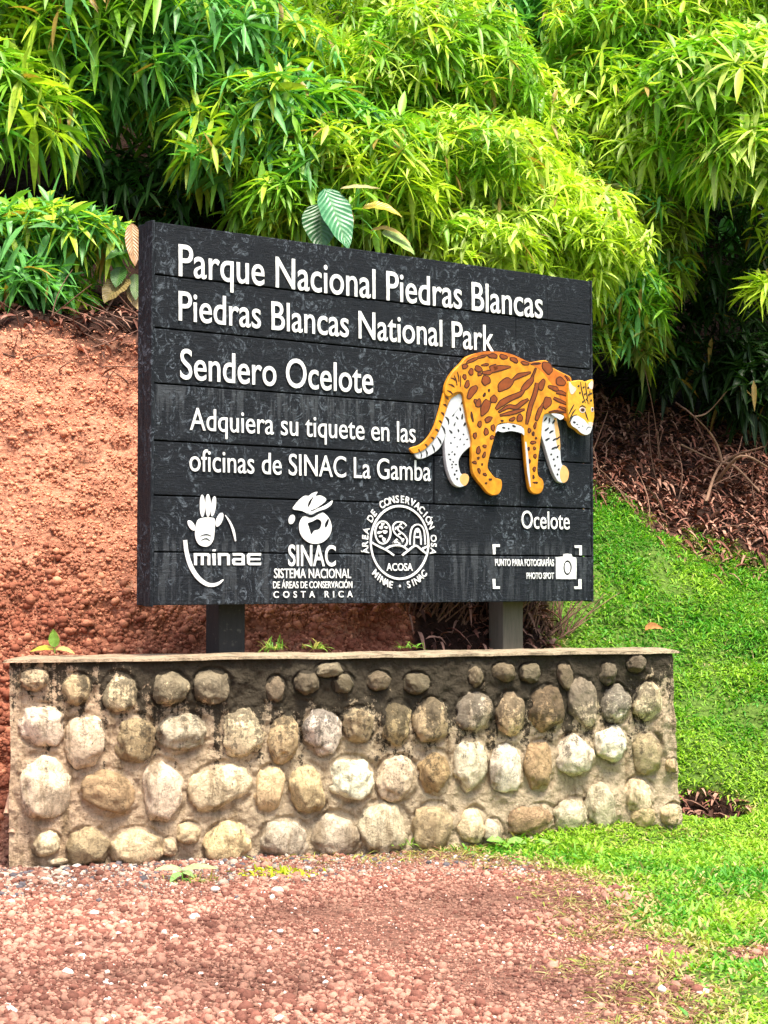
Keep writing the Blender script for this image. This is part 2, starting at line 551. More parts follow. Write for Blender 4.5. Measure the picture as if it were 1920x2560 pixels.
def litter_shade_mask(x, y):
    x = np.asarray(x, float); y = np.asarray(y, float)
    d = y - foot(x)
    q = np.stack((x, y, 0 * x), 1)
    n = 0.2 * fbm(q * 2.5, 3, 33)
    lim = np.interp(x, [0.8, 1.2, 1.6, 2.4, 3.2], [2.5, 2.45, 2.3, 1.7, 1.1])
    r = sstep(-0.5, 0.15, d + n * 1.6 - lim) * sstep(0.4, 0.9, x)
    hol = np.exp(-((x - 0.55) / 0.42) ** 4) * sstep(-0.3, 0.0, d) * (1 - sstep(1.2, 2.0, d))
    hol = np.maximum(hol, np.exp(-(((x - 1.66) / 0.2) ** 2 + ((y - 9.23) / 0.13) ** 2)))  # hollow and wall-end notch get their shade as dark soil colour
    top = sstep(1.28, 1.5, d + n * 0.7) * (1 - sstep(0.4, 0.9, x))
    return np.clip(np.maximum(np.maximum(np.maximum(r, sstep(0.3, 0.55, hol)), top), sstep(1.9, 2.3, d) * (x < 0.8)), 0, 1)


tm = turf_mask(px, py); lm = litter_shade_mask(px, py)
mask = np.stack((sstep(-0.3, 0.02, dd) * wb + 0 * px, tm, lm), 1)
nX = len(gx); nY = len(gy)
ii = (np.arange(nY - 1)[:, None] * nX + np.arange(nX - 1)[None]).ravel()
quads = np.stack((ii, ii + 1, ii + nX + 1, ii + nX), 1)
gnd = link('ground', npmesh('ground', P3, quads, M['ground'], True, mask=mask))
tag(gnd, kind='structure')


def zsurf(x, y):
    return zbase(x, y)


# ------------------------------------------------------------------ stone wall
wall = thing('stone_wall', 'low wall of round river stones set in tan mortar, carrying the black park sign', 'wall', tuple(WP), WYAW)
WL, WH, WT = 3.235, 0.905, 0.40
cW, sW = math.cos(WYAW), math.sin(WYAW)


def on_wall(px_, py_, off=0.0):
    d = ray(px_, py_)
    n = np.array((sW, -cW, 0))
    P = WP + n * off
    t = (n @ (P - np.array((0, 0, HC)))) / (n @ d)
    X = np.array((0, 0, HC)) + d * t
    return ((X[0] - WP[0]) * cW + (X[1] - WP[1]) * sW, X[2])


kz = 640 / 1659.0
TAN, PALE, PINK, OLIVE, WHT, BRN, GRY, DRK, YEL = ((0.43, 0.34, 0.22), (0.54, 0.46, 0.33), (0.57, 0.47, 0.38), (0.32, 0.26, 0.16), (0.58, 0.53, 0.44),
                                                   (0.29, 0.205, 0.12), (0.43, 0.38, 0.295), (0.3, 0.25, 0.17), (0.58, 0.46, 0.29))
stones = []
for x0, lst in ((0, [(225, 310, 170, 140, 0, TAN), (500, 375, 190, 190, 0, TAN), (775, 400, 210, 250, 10, PALE), (1100, 372, 220, 210, 0, PALE), (1375, 355, 220, 210, 10, PALE),
                     (270, 605, 285, 245, -15, PINK), (550, 705, 255, 305, 0, PINK), (878, 690, 250, 275, 0, OLIVE), (1175, 658, 300, 235, 12, GRY),
                     (280, 1010, 330, 390, 10, PINK), (700, 1040, 370, 270, -20, BRN), (1050, 1025, 240, 370, 8, PINK), (1420, 1005, 395, 270, 14, PALE),
                     (290, 1370, 170, 150, 20, PALE), (565, 1390, 250, 220, 0, OLIVE), (870, 1395, 330, 225, 0, TAN), (1085, 1390, 100, 120, 0, TAN), (1210, 1300, 140, 130, 0, TAN),
                     (1460, 1375, 290, 260, 30, YEL), (365, 1482, 130, 46, 0, PALE)]),
                (540, [(390, 375, 120, 160, 0, TAN), (590, 330, 150, 140, 0, DRK), (740, 246, 180, 96, 0, PALE), (825, 335, 130, 130, 0, DRK), (1055, 318, 140, 115, 10, TAN), (1300, 335, 150, 130, 0, DRK),
                       (172, 662, 262, 305, 0, PALE), (440, 690, 175, 300, -8, TAN), (690, 650, 230, 275, 12, WHT), (920, 600, 215, 215, 0, OLIVE), (1165, 598, 175, 285, -10, OLIVE), (1395, 580, 225, 255, 0, OLIVE),
                       (340, 1022, 190, 280, -10, TAN), (580, 1010, 225, 300, 15, TAN), (866, 955, 292, 268, 0, WHT), (1160, 950, 235, 270, -20, PALE), (1400, 912, 200, 262, 0, BRN),
                       (425, 1338, 300, 240, 0, GRY), (760, 1318, 310, 270, -15, GRY), (1070, 1270, 290, 320, 25, GRY), (1390, 1262, 245, 290, 0, OLIVE)]),
                (1080, [(285, 285, 95, 140, 0, TAN), (465, 265, 140, 120, 0, TAN), (640, 270, 120, 120, 0, DRK), (868, 288, 85, 175, 8, TAN), (1145, 272, 95, 140, 5, DRK), (1330, 205, 110, 120, 0, DRK),
                        (268, 520, 222, 240, 0, GRY), (507, 530, 180, 260, 0, YEL), (740, 500, 222, 270, 10, BRN), (975, 468, 185, 305, 6, PALE), (1190, 470, 178, 230, 0, WHT), (1395, 455, 165, 245, -18, PALE),
                        (240, 850, 215, 320, 0, WHT), (475, 888, 210, 275, 0, WHT), (680, 868, 180, 295, -8, BRN), (918, 798, 238, 250, -20, WHT), (1152, 722, 185, 215, -10, WHT), (1380, 785, 170, 255, 8, OLIVE),
                        (245, 1255, 150, 215, 0, PALE), (370, 1290, 105, 150, 0, GRY), (625, 1215, 285, 180, 8, BRN), (882, 1195, 220, 220, 0, GRY), (1085, 1125, 190, 270, 0, GRY), (1318, 1060, 165, 220, 15, PALE),
                        (1345, 1185, 145, 140, -20, TAN), (1522, 1180, 115, 130, 0, TAN), (1540, 865, 55, 85, 0, TAN)])):
    for cx, cy, ww, hh, rot, col in lst:
        X, Y = x0 + cx * kz, 1580 + cy * kz
        u, z = on_wall(X, Y, 0.02)
        ua, _ = on_wall(X - ww * kz / 2, Y, 0.02); ub, _ = on_wall(X + ww * kz / 2, Y, 0.02)
        _, za = on_wall(X, Y - hh * kz / 2, 0.02); _, zb_ = on_wall(X, Y + hh * kz / 2, 0.02)
        stones.append((u, z, (ub - ua), (za - zb_), math.radians(rot), col))


def batter(z):   # the wall widens slightly towards its foot
    return 0.035 * (1 - np.clip(z / WH, 0, 1))


def build_wall():
    # mortar body: a closed box whose faces are fine grids; the front swells round every stone
    nu, nz = 760, 230
    V, Q = [], []
    off = 0

    def grid(fn, a, b):
        nonlocal off
        A, B = np.meshgrid(np.linspace(0, 1, a), np.linspace(0, 1, b))
        v = fn(A.ravel(), B.ravel())
        i = (np.arange(b - 1)[:, None] * a + np.arange(a - 1)[None]).ravel()
        V.append(v); Q.append(np.stack((i, i + 1, i + a + 1, i + a), 1) + off)
        off += len(v)

    def swell(x, z):
        h = np.zeros_like(x); ring = np.zeros_like(x)
        for u, sz, sw, sh, r, c in stones:
            c_, s_ = math.cos(r), math.sin(r)
            dx, dz = x - u, z - sz
            a = (dx * c_ + dz * s_) / (sw * 0.62); b = (-dx * s_ + dz * c_) / (sh * 0.62)
            rr = np.sqrt(a * a + b * b)
            h = np.maximum(h, 0.016 * np.exp(-(rr / 1.25) ** 4))
            ring = np.maximum(ring, np.exp(-((rr - 0.93) / 0.11) ** 2))
        return h - 0.017 * ring * np.clip(0.75 + 1.1 * fbm(np.stack((x, 0 * x, z), 1) * 14, 3, 47), 0.1, 1.3)

    def front(a, b):
        x = a * WL; z = -0.15 + b * (WH + 0.15)
        p = np.stack((x, 0 * x, z), 1)
        y = -swell(x, z) - batter(z) - 0.024 * fbm(p * 6, 4, 41) - 0.010 * fbm(p * 30, 3, 42)
        xx = a * (WL + batter(z)) + 0.006 * fbm(p * 9, 3, 44)
        return np.stack((xx, y, z), 1)

    def endcap(xs, sgn):
        def fn(a, b):
            z = -0.15 + b * (WH + 0.15)
            y0 = front(np.full_like(a, 0.0 if sgn < 0 else 1.0), b)
            y = y0[:, 1] + a * (WT - y0[:, 1])
            p = np.stack((0 * y, y, z), 1)
            x = y0[:, 0] + (0.2 * a if sgn < 0 else 0) + sgn * 0.012 * fbm(p * 8, 3, 43 + int(sgn)) * np.minimum(1, 6 * a)
            return np.stack((x, y, z), 1)
        return fn
    grid(front, nu, nz)
    grid(endcap(0, -1), 30, nz)
    grid(endcap(WL, 1), 30, nz)
    grid(lambda a, b: np.stack((0.2 + a * (WL - 0.2), 0 * a + WT, -0.15 + b * (WH + 0.15)), 1), 20, 8)
    grid(lambda a, b: np.stack((0.2 * b + a * (WL - 0.2 * b), b * WT, 0 * a + WH), 1), 40, 6)
    body = link('mortar_body', npmesh('mortar_body', np.concatenate(V), np.concatenate(Q), M['mortar'], True), wall)
    # thin cement capping with a rough, slightly overhanging lip
    V.clear(); Q.clear(); off = 0
    t0, t1 = WH + 0.002, WH + 0.014
    lip = lambda x: -0.028 - 0.016 * fbm(np.stack((x * 6, 0 * x, 0 * x), 1), 5, 51)
    L0, L1 = -0.03, WL + 0.03
    xx = lambda a: L0 + a * (L1 - L0)
    zt = lambda x: 0.006 * fbm(np.stack((x * 4, 0 * x, 0 * x), 1), 4, 52)
    grid(lambda a, b: np.stack((xx(a), lip(xx(a)) + b * 0.003, t0 + zt(xx(a)) + b * (t1 - t0)), 1), 300, 3)
    grid(lambda a, b: np.stack((xx(a) + 0.2 * b * (1 - a), lip(xx(a)) + 0.003 + b * (WT + 0.03 - lip(xx(a))), t1 + zt(xx(a)) + 0.006 * np.sin(b * 3.14) + 0.004 * fbm(np.stack((xx(a) * 9, b * 4, 0 * a), 1), 3, 53)), 1), 300, 14)
    grid(lambda a, b: np.stack((xx(a), lip(xx(a)) + b * (0.07), t0 + zt(xx(a)) - 0.0 * a), 1), 300, 3)
    grid(lambda a, b: np.stack((L0 + 0.2 * a, -0.035 + a * (WT + 0.06), t0 + b * (t1 - t0)), 1), 8, 3)
    grid(lambda a, b: np.stack((L1 + 0 * a, -0.035 + a * (WT + 0.06), t0 + b * (t1 - t0)), 1), 8, 3)
    link('capping', npmesh('capping', np.concatenate(V), np.concatenate(Q), M['capping'], True), wall)
    bv, bf = ICO[4]
    for k, (u, sz, sw, sh, r, col) in enumerate(stones):
        sd_ = 100 + k * 7
        v = bv.copy()
        # squarish outline, uneven lumps, a few flat facets
        pw = 0.9
        v = np.sign(v) * np.abs(v) ** pw
        v /= np.max(np.abs(v), axis=0)
        rad = 1 + 0.2 * fbm(bv * 1.25 + k * 3.7, 2, sd_) + 0.22 * fbm(bv * 2.8 + k, 3, sd_ + 3) + 0.10 * fbm(bv * 7, 4, sd_ + 5)
        v = v * rad[:, None]
        for _ in range(3):
            nn = RNG.normal(size=3); nn[1] = -abs(nn[1]) * 1.3; nn /= np.linalg.norm(nn)
            dcut = RNG.uniform(0.8, 0.97)
            ex = v @ nn - dcut
            v = v - np.outer(np.maximum(ex, 0) * 0.8, nn)
        dep = 0.04 + 0.15 * min(sw, sh)
        x = v[:, 0] * sw * 0.515; z = v[:, 2] * sh * 0.515; y = v[:, 1] * dep
        c_, s_ = math.cos(r), math.sin(r)
        X = x * c_ - z * s_; Z = x * s_ + z * c_
        yo = -0.008 - batter(np.array(sz)) + RNG.uniform(-0.006, 0.008)
        vv = np.stack((u + X, yo + y, sz + Z), 1)
        t = np.array(col) * np.array((1.04, 1.0, 0.9)) * RNG.uniform(1.2, 1.5) * np.array((1, RNG.uniform(0.97, 1.03), RNG.uniform(0.94, 1.06)))
        tint = np.clip(t[None] * (1 + 0.12 * fbm(vv * 7, 3, sd_ + 9))[:, None], 0.01, 0.85)
        link('stone', npmesh('stone', vv, bf, M['stone'], True, tint=tint), wall)


build_wall()

# ------------------------------------------------------------------ park sign
SYAW = math.radians(37)
cS, sS = math.cos(SYAW), math.sin(SYAW)
d_ = ray(561, 1514)
SQ = np.array((d_[0] / d_[1] * 8.49, 8.49, 0))
SU0 = -0.384
SZ0, SZ1, SW_ = 1.153, 2.932, 2.760
SP = np.array((SQ[0] + SU0 * cS, SQ[1] + SU0 * sS, SZ0))
sign = thing('park_sign', 'large black plank board on two posts with white Spanish lettering and a painted ocelot', 'sign', tuple(SP), SYAW)


def sg(px_, py_, off=0.0):
    """photograph pixel -> (u, v) on the board face, off metres in front of it"""
    n = np.array((sS, -cS, 0))
    P = SP + n * off
    d = ray(px_, py_)
    t = (n @ (P - np.array((0, 0, HC)))) / (n @ d)
    X = np.array((0, 0, HC)) + d * t
    return ((X[0] - SP[0]) * cS + (X[1] - SP[1]) * sS, X[2] - SZ0)


def bevel_mesh(me, w=0.004, seg=2):
    bm = bmesh.new(); bm.from_mesh(me)
    bmesh.ops.bevel(bm, geom=list(bm.edges), offset=w, segments=seg, affect='EDGES', profile=0.6)
    bm.to_mesh(me); bm.free()


def build_board():
    BH = SZ1 - SZ0
    ys = [1514, 1380, 1238, 1101, 958, 819, 686, 549]
    vs = [sg(388, y)[1] for y in ys]
    vs[0], vs[-1] = 0.0, BH
    mb = MB()
    r = random.Random(3)
    for k in range(7):
        cuts = [0.0]
        joints = {1: (1075, 1305), 2: (1085, 1300, 1418), 3: (1062, 1418), 4: (1422,), 5: (1290,), 6: (1368,)}.get(k, ())
        cuts += [sg(xj, ys[k])[0] for xj in joints]
        cuts = sorted(cuts) + [SW_]
        for a, b in zip(cuts[:-1], cuts[1:]):
            dy = r.uniform(-0.004, 0.004)
            mb.box(a + (0.002 if a else 0), b - (0.002 if b < SW_ else 0), dy, 0.055, vs[k] + 0.004, vs[k + 1] - 0.003)
    me = mb.mesh('plank_face', M['board'], False)
    bevel_mesh(me, 0.004, 2)
    link('plank_face', me, sign)
    for q in ((-0.020, -0.002, -0.007, 0.062, -0.003, BH + 0.003), (SW_ + 0.002, SW_ + 0.014, -0.004, 0.06, -0.002, BH + 0.001)):
        me = MB().box(*q).mesh('edge_board', M['edge'], False)
        bevel_mesh(me, 0.005, 2)
        link('edge_board', me, sign)
    fr = MB()
    fr.box(-0.016, SW_ - 0.003, 0.065, 0.128, 0.002, BH - 0.002)
    me = fr.mesh('backing_frame', M['edge'], False)
    bevel_mesh(me, 0.005, 2)
    link('backing_frame', me, sign)
    for (xa, xb, col) in ((511, 613, (0.022, 0.023, 0.024)), (1221, 1308, (0.15, 0.128, 0.095))):
        # post width from its two visible faces, standing behind the backing frame
        off = -0.131
        ua, _ = sg(xb, 1575, off)
        wd = 0.150 if xa < 1000 else 0.145
        pm = MB().box(ua - wd, ua, 0.131, 0.131 + 0.12, -SZ0 + (0.2 if xa < 1000 else 0.3), BH - 0.15, col)
        me = pm.mesh('post', M['post'], False)
        bevel_mesh(me, 0.006, 2)
        p = link('post', me, sign)
        p['label'] = 'dark left post set in the wall top' if xa < 1000 else 'weathered grey right post'


build_board()

_tmp = []


def curve_to_mesh(cu):
    o = bpy.data.objects.new('tmp', cu)
    C.objects.link(o)
    dg = bpy.context.evaluated_depsgraph_get()
    dg.update()
    me = bpy.data.meshes.new_from_object(o.evaluated_get(dg))
    n = len(me.vertices)
    v = np.zeros(n * 3, np.float32)
    me.vertices.foreach_get('co', v)
    bpy.data.objects.remove(o, do_unlink=True)
    return me, v.reshape(-1, 3)


def text_raw(s, bold=0.0, depth=0.0, spacing=1.0):
    cu = bpy.data.curves.new('t', 'FONT')
    cu.body = s
    cu.size = 1
    cu.offset = bold
    cu.extrude = 0.5
    cu.resolution_u = 5
    cu.space_character = spacing
    return curve_to_mesh(cu)


def put_text(name, s, pl, pr, ybase_l, ycap_l, ybase_r, parent, bold=0.012, mat='white', thick=0.003, spacing=1.0, plain=None):
    """fit a line of text between two pixel columns of the photograph on the board"""
    me, v = text_raw(s, bold, spacing=spacing)
    cm, cv = text_raw('H', bold)
    cap = cv[:, 1].max()
    u0, b0 = sg(pl, ybase_l); u1, b1 = sg(pr, ybase_r)
    _, c0 = sg(pl, ycap_l)
    base = (b0 + b1) / 2
    h = c0 - b0
    x = u0 + (v[:, 0] - v[:, 0].min()) / (v[:, 0].max() - v[:, 0].min()) * (u1 - u0)
    z = base + v[:, 1] / cap * h
    y = -0.004 - (v[:, 2] + 0.5) * thick
    me.vertices.foreach_set('co', np.stack((x, y, z), 1).astype(np.float32).ravel())
    me.materials.clear(); me.materials.append(M[mat])
    me.update()
    flip_if(me)
    o = link(name, me, parent)
    if plain: o['label'] = plain
    return o


def flip_if(me):
    bm = bmesh.new(); bm.from_mesh(me)
    bmesh.ops.recalc_face_normals(bm, faces=bm.faces)
    bm.to_mesh(me); bm.free()


def smooth_poly(pts, n=6, closed=True):
    p = np.asarray(pts, float)
    m = len(p)
    out = []
    rng = range(m) if closed else range(m - 1)
    for i in rng:
        if closed:
            a, b, c, d = p[(i - 1) % m], p[i], p[(i + 1) % m], p[(i + 2) % m]
        else:
            a, b, c, d = p[max(i - 1, 0)], p[i], p[i + 1], p[min(i + 2, m - 1)]
        for t in np.arange(n) / n:
            out.append(0.5 * ((2 * b) + (-a + c) * t + (2 * a - 5 * b + 4 * c - d) * t * t + (-a + 3 * b - 3 * c + d) * t ** 3))
    if not closed: out.append(p[-1])
    return np.array(out)


def poly_part(name, polys, y0, y1, mat, parent, bevel=0.0):
    """filled outlines (u,v lists, holes by overlap) as a slab from depth y0 (front) to y1 (back)"""
    cu = bpy.data.curves.new('p', 'CURVE')
    cu.dimensions = '2D'; cu.fill_mode = 'BOTH'
    for pl in polys:
        sp = cu.splines.new('POLY')
        sp.points.add(len(pl) - 1)
        sp.points.foreach_set('co', np.concatenate([np.asarray(pl), np.zeros((len(pl), 1)), np.ones((len(pl), 1))], 1).astype(np.float32).ravel())
        sp.use_cyclic_u = True
    cu.extrude = 0.5 * (y1 - y0) - bevel
    if bevel:
        cu.bevel_depth = bevel; cu.bevel_resolution = 2; cu.offset = -bevel
    me, v = curve_to_mesh(cu)
    mid = (y0 + y1) / 2
    me.vertices.foreach_set('co', np.stack((v[:, 0], mid - v[:, 2], v[:, 1]), 1).astype(np.float32).ravel())
    me.materials.clear(); me.materials.append(M[mat])
    me.update(); flip_if(me)
    return link(name, me, parent)


def ell(cx, cy, rx, ry, rot=0, n=20, wob=0.0, seed=0):
    a = np.arange(n) * 2 * math.pi / n
    r = 1 + wob * (np.sin(a * 2 + seed) * 0.5 + np.sin(a * 3 + seed * 2.3) * 0.6 + np.sin(a * 5 + seed * 1.7) * 0.4)
    x = np.cos(a) * rx * r; y = np.sin(a) * ry * r
    t = math.radians(rot)
    return np.stack((cx + x * math.cos(t) - y * math.sin(t), cy + x * math.sin(t) + y * math.cos(t)), 1)


def strip(pts, w0, n=8):
    """outline of a brush stroke along pts; w0 = half widths"""
    p = smooth_poly(pts, n, False)
    wv = np.interp(np.linspace(0, 1, len(p)), np.linspace(0, 1, len(np.atleast_1d(w0))), np.atleast_1d(w0))
    t = np.gradient(p, axis=0); t /= np.linalg.norm(t, axis=1)[:, None] + 1e-9
    nrm = np.stack((-t[:, 1], t[:, 0]), 1)
    return np.concatenate((p + nrm * wv[:, None], (p - nrm * wv[:, None])[::-1]))


def zmap(x0, y0, k, off=0.0):
    return lambda P: np.array([sg(x0 + a * k, y0 + b * k, off) for a, b in np.asarray(P, float)])


def build_text():
    L = [('Parque Nacional Piedras Blancas', 445, 1355, 688, 609, 797, 0.006),
         ('Piedras Blancas National Park', 445, 1233, 796, 723, 883, 0.006),
         ('Sendero Ocelote', 449, 931, 949, 874, 982, 0.006),
         ('Adquiera su tiquete en las', 473, 1037, 1074, 1019, 1107, 0.002),
         ('oficinas de SINAC La Gamba', 472, 1075, 1176, 1121, 1203.5, 0.002),
         ('Ocelote', 1302, 1422, 1321, 1277, 1323, 0.002)]
    for s, a, b, y0, yc, y1, bold in L:
        put_text('lettering', s, a, b, y0, yc, y1, sign, bold)


build_text()


def build_logos():
    # hand emblem with swoosh and small capitals
    Z = zmap(320, 960, 640 / 1659.0)
    fl = [ell(477, 790, 16, 72, 0), ell(514, 788, 17, 74, 0), ell(549, 793, 15, 66, 8), ell(588, 880, 19, 48, 22), ell(407, 917, 18, 38, -32)]
    palm = smooth_poly([(445, 890), (480, 868), (535, 866), (558, 880), (556, 950), (548, 1010), (520, 1048), (480, 1052), (446, 1028), (430, 970)], 6)
    e1 = poly_part('hand_emblem', [Z(p) for p in fl + [palm]], -0.0075, -0.003, 'white', sign)
    poly_part('palm_line', [Z(strip([(462, 985), (500, 975), (535, 985)], [1, 4, 1])), Z(strip([(468, 1012), (500, 1002), (528, 1018)], [1, 4, 1]))], -0.0095, -0.0077, 'board', e1)
    poly_part('swoosh', [Z(strip([(366, 1012), (375, 1090), (402, 1180), (450, 1255), (510, 1298), (570, 1298), (614, 1268)], [12, 13, 14, 14, 13, 10, 2])),
                         Z(strip([(626, 850), (655, 895), (678, 950), (692, 1018)], [2, 6, 8, 4]))], -0.0075, -0.003, 'white', e1)
    # wide square letters m i n a e drawn as strokes
    sw = 8.5
    def rc(x0, y0, x1, y1): return [(x0, y0), (x1, y0), (x1, y1), (x0, y1)]
    T, B = 1096, 1174
    let = []
    X = 424
    # m
    let.append([(X, T), (X + 92, T), (X + 104, T + 10), (X + 104, B), (X + 86, B), (X + 86, T + 18), (X + 61, T + 18), (X + 61, B), (X + 43, B), (X + 43, T + 18), (X + 18, T + 18), (X + 18, B), (X, B)])
    let.append(rc(X + 120, T + 2, X + 138, B)); let.append([(X + 118, T - 12), (X + 124, T - 24), (X + 142, T - 24), (X + 138, T - 12)])
    X2 = X + 155
    let.append([(X2, T), (X2 + 62, T), (X2 + 76, T + 12), (X2 + 76, B), (X2 + 58, B), (X2 + 58, T + 18), (X2 + 18, T + 18), (X2 + 18, B), (X2, B)])
    X3 = X2 + 92
    let.append([(X3 + 4, T), (X3 + 64, T), (X3 + 80, T + 12), (X3 + 80, B), (X3 + 10, B), (X3, B - 10), (X3, B - 34), (X3 + 10, B - 46), (X3 + 62, B - 46), (X3 + 62, T + 16), (X3 + 4, T + 16)])
    let.append(rc(X3 + 18, B - 31, X3 + 62, B - 15))
    X4 = X3 + 96
    let.append([(X4 + 12, T), (X4 + 90, T), (X4 + 90, T + 16), (X4 + 20, T + 16), (X4 + 18, T + 32), (X4 + 86, T + 32), (X4 + 86, T + 46), (X4 + 18, T + 46), (X4 + 18, B - 16), (X4 + 90, B - 16), (X4 + 90, B), (X4 + 12, B), (X4, B - 12), (X4, T + 12)])
    poly_part('lettering', [Z(p) for p in let], -0.0075, -0.003, 'white', e1)
    # leaf and globe emblem
    Z = zmap(660, 1180, 460 / 1659.0)
    ball = ell(456, 498, 146, 150, 0, 40)
    hole = smooth_poly([(388, 462), (430, 445), (470, 425), (505, 440), (512, 475), (495, 515), (452, 530), (420, 565), (408, 535), (396, 495)], 5)
    nick = smooth_poly([(545, 460), (572, 420), (580, 440), (570, 480), (552, 505), (540, 490)], 5)
    wing = smooth_poly([(252, 335), (268, 300), (310, 250), (360, 215), (395, 215), (430, 190), (472, 180), (455, 215), (500, 212), (548, 240), (540, 268), (500, 300), (455, 330), (415, 345), (385, 372), (330, 350)], 5)
    gap = smooth_poly([(398, 262), (420, 235), (436, 226), (424, 256), (404, 300), (388, 320), (386, 292)], 4)
    sliv = strip([(408, 378), (470, 345), (540, 318), (585, 288), (606, 258)], [6, 12, 15, 14, 3])
    cut = strip([(300, 400), (360, 385), (420, 398), (480, 368), (560, 335), (620, 290)], [16, 12, 12, 10, 10, 10])
    drop = ell(240, 428, 27, 44, 18)
    e2 = poly_part('globe_emblem', [Z(ball), Z(hole), Z(nick)], -0.0075, -0.003, 'white', sign)
    poly_part('leaf_mark', [Z(wing), Z(gap), Z(sliv), Z(drop)], -0.0105, -0.0077, 'white', e2)
    poly_part('cut_line', [Z(cut)], -0.0092, -0.0077, 'board', e2)  # board-coloured line parting leaf and globe
    put_text('lettering', 'SINAC', 719, 837.5, 1414, 1362, 1414.5, e2, 0.014)
    put_text('lettering', 'SISTEMA NACIONAL', 683.6, 876, 1445, 1421.5, 1445, e2, 0.008)
    put_text('lettering', 'DE \u00c1REAS DE CONSERVACI\u00d3N', 681, 879, 1470.5, 1453.5, 1470, e2, 0.008)
    put_text('lettering', 'COSTA RICA', 682, 880, 1494, 1478, 1493, e2, 0.012, spacing=1.9)
    # round emblem with a ring of lettering
    u0, v0 = sg(998, 1356)
    R = 0.190
    ring = lambda r, n=64: [(u0 + r * math.cos(a), v0 + r * math.sin(a)) for a in np.arange(n) * 2 * math.pi / n]
    e3 = poly_part('ring_emblem', [ring(R), ring(R - 0.011)], -0.0075, -0.003, 'white', sign)

    def ring_text(s, a0, a1, rad, h, inward=False):
        """letters one by one along an arc; merged into one mesh"""
        n = len(s)
        V, Fc = [], []
        bmm = bmesh.new()
        cm, cv = text_raw('H', 0.01)
        cap = cv[:, 1].max()
        for i, ch in enumerate(s):
            if ch == ' ': continue
            me, v = text_raw(ch, 0.012)
            a = math.radians(a0 + (a1 - a0) * (i + 0.5) / n)
            wx = (v[:, 0].max() + v[:, 0].min()) / 2
            x = (v[:, 0] - wx) / cap * h * 0.92; y = v[:, 1] / cap * h
            if inward: y = y - h
            er = np.array((math.cos(a), math.sin(a)))
            et = np.array((math.sin(a), -math.cos(a)))
            if inward: er2, et2 = -er, -et
            else: er2, et2 = er, et
            pos = np.array((u0, v0)) + er * rad
            uvp = pos[None] + x[:, None] * et2[None] + y[:, None] * er2[None]
            q = np.stack((uvp[:, 0], -0.003 - (v[:, 2] + 0.5) * 0.0045, uvp[:, 1]), 1)
            me.vertices.foreach_set('co', q.astype(np.float32).ravel())
            me.update()
            bmm.from_mesh(me)
            bpy.data.meshes.remove(me)
        bmesh.ops.recalc_face_normals(bmm, faces=bmm.faces)
        out = bpy.data.meshes.new('lettering')
        bmm.to_mesh(out); bmm.free()
        out.materials.append(M['white'])
        return link('lettering', out, e3)
    ring_text('\u00c1REA DE CONSERVACI\u00d3N OSA', 196, -16, R + 0.012, 0.036)
    ring_text('MINAE \u2022 SINAC', 222, 318, R + 0.014, 0.034, True)
    Z = zmap(660, 1180, 460 / 1659.0)
    ln = [strip([(962, 634), (1030, 672), (1100, 706), (1165, 752)], 8), strip([(1092, 694), (1140, 668), (1200, 660), (1250, 674), (1290, 705)], 8),
          strip([(1240, 752), (1300, 704), (1360, 664), (1410, 700), (1462, 740)], 8), strip([(1405, 705), (1440, 684), (1484, 664)], 8)]
    for i, p in enumerate(ln):
        poly_part('hill_line', [Z(p)], -0.0075 - 0.0003 * i, -0.003, 'white', e3)
    # outlined letters O S A with a pattern inside
    o_ = [ell(1065, 545, 76, 108, 0, 30), ell(1065, 545, 62, 94, 0, 30)]
    s_pts = [(1280, 520), (1272, 478), (1240, 452), (1195, 452), (1160, 478), (1156, 520), (1178, 560), (1222, 590), (1262, 620), (1276, 650), (1262, 668)]
    def outl(pts, w, t): return [strip(pts, w), strip(pts, w - t)]
    so_ = [(1228, 505), (1205, 500), (1198, 520)]
    spath = [(1262, 500), (1235, 474), (1195, 474), (1176, 505), (1195, 545), (1240, 580), (1264, 622), (1245, 655), (1200, 648), (1170, 618)]
    apath = [(1328, 655), (1330, 580), (1345, 515), (1380, 492), (1412, 520), (1424, 585), (1428, 655)]
    poly_part('outline_letter', [Z(p) for p in o_], -0.0075, -0.003, 'white', e3)
    poly_part('outline_letter', [Z(p) for p in outl(spath, 27, 12)], -0.0075, -0.003, 'white', e3)
    poly_part('outline_letter', [Z(p) for p in outl(apath, 25, 12)], -0.0075, -0.003, 'white', e3)
    r = random.Random(5)
    bl = []
    for cx, cy in ((1050, 500), (1085, 540), (1048, 580), (1075, 610), (1065, 470), (1095, 500), (1035, 545)):
        bl.append(Z(ell(cx, cy, r.uniform(10, 18), r.uniform(12, 22), r.uniform(0, 90), 10, 0.2, cx)))
    for cx, cy in ((1180, 510), (1215, 560), (1250, 610), (1225, 472), (1215, 650)):
        bl.append(Z(ell(cx, cy, 7, 14, r.uniform(0, 90), 8, 0.2, cx)))
    bl.append(Z(ell(1378, 530, 14, 20, 0, 10))); bl.append(Z(ell(1378, 588, 24, 9, 0, 10)))
    poly_part('letter_pattern', bl, -0.0072, -0.003, 'white', e3)
    put_text('lettering', 'ACOSA', 660 + 1098 * .2773, 660 + 1335 * .2773, 1180 + 888 * .2773, 1180 + 822 * .2773, 1180 + 890 * .2773, e3, 0.012)
    # photo spot marking
    Z = zmap(1100, 1200, 400 / 1659.0)
    body = smooth_poly([(1200, 800), (1270, 794), (1278, 768), (1352, 768), (1362, 796), (1400, 806), (1406, 850), (1404, 1010), (1392, 1026), (1300, 1027), (1208, 1024), (1196, 1008), (1195, 820)], 2)
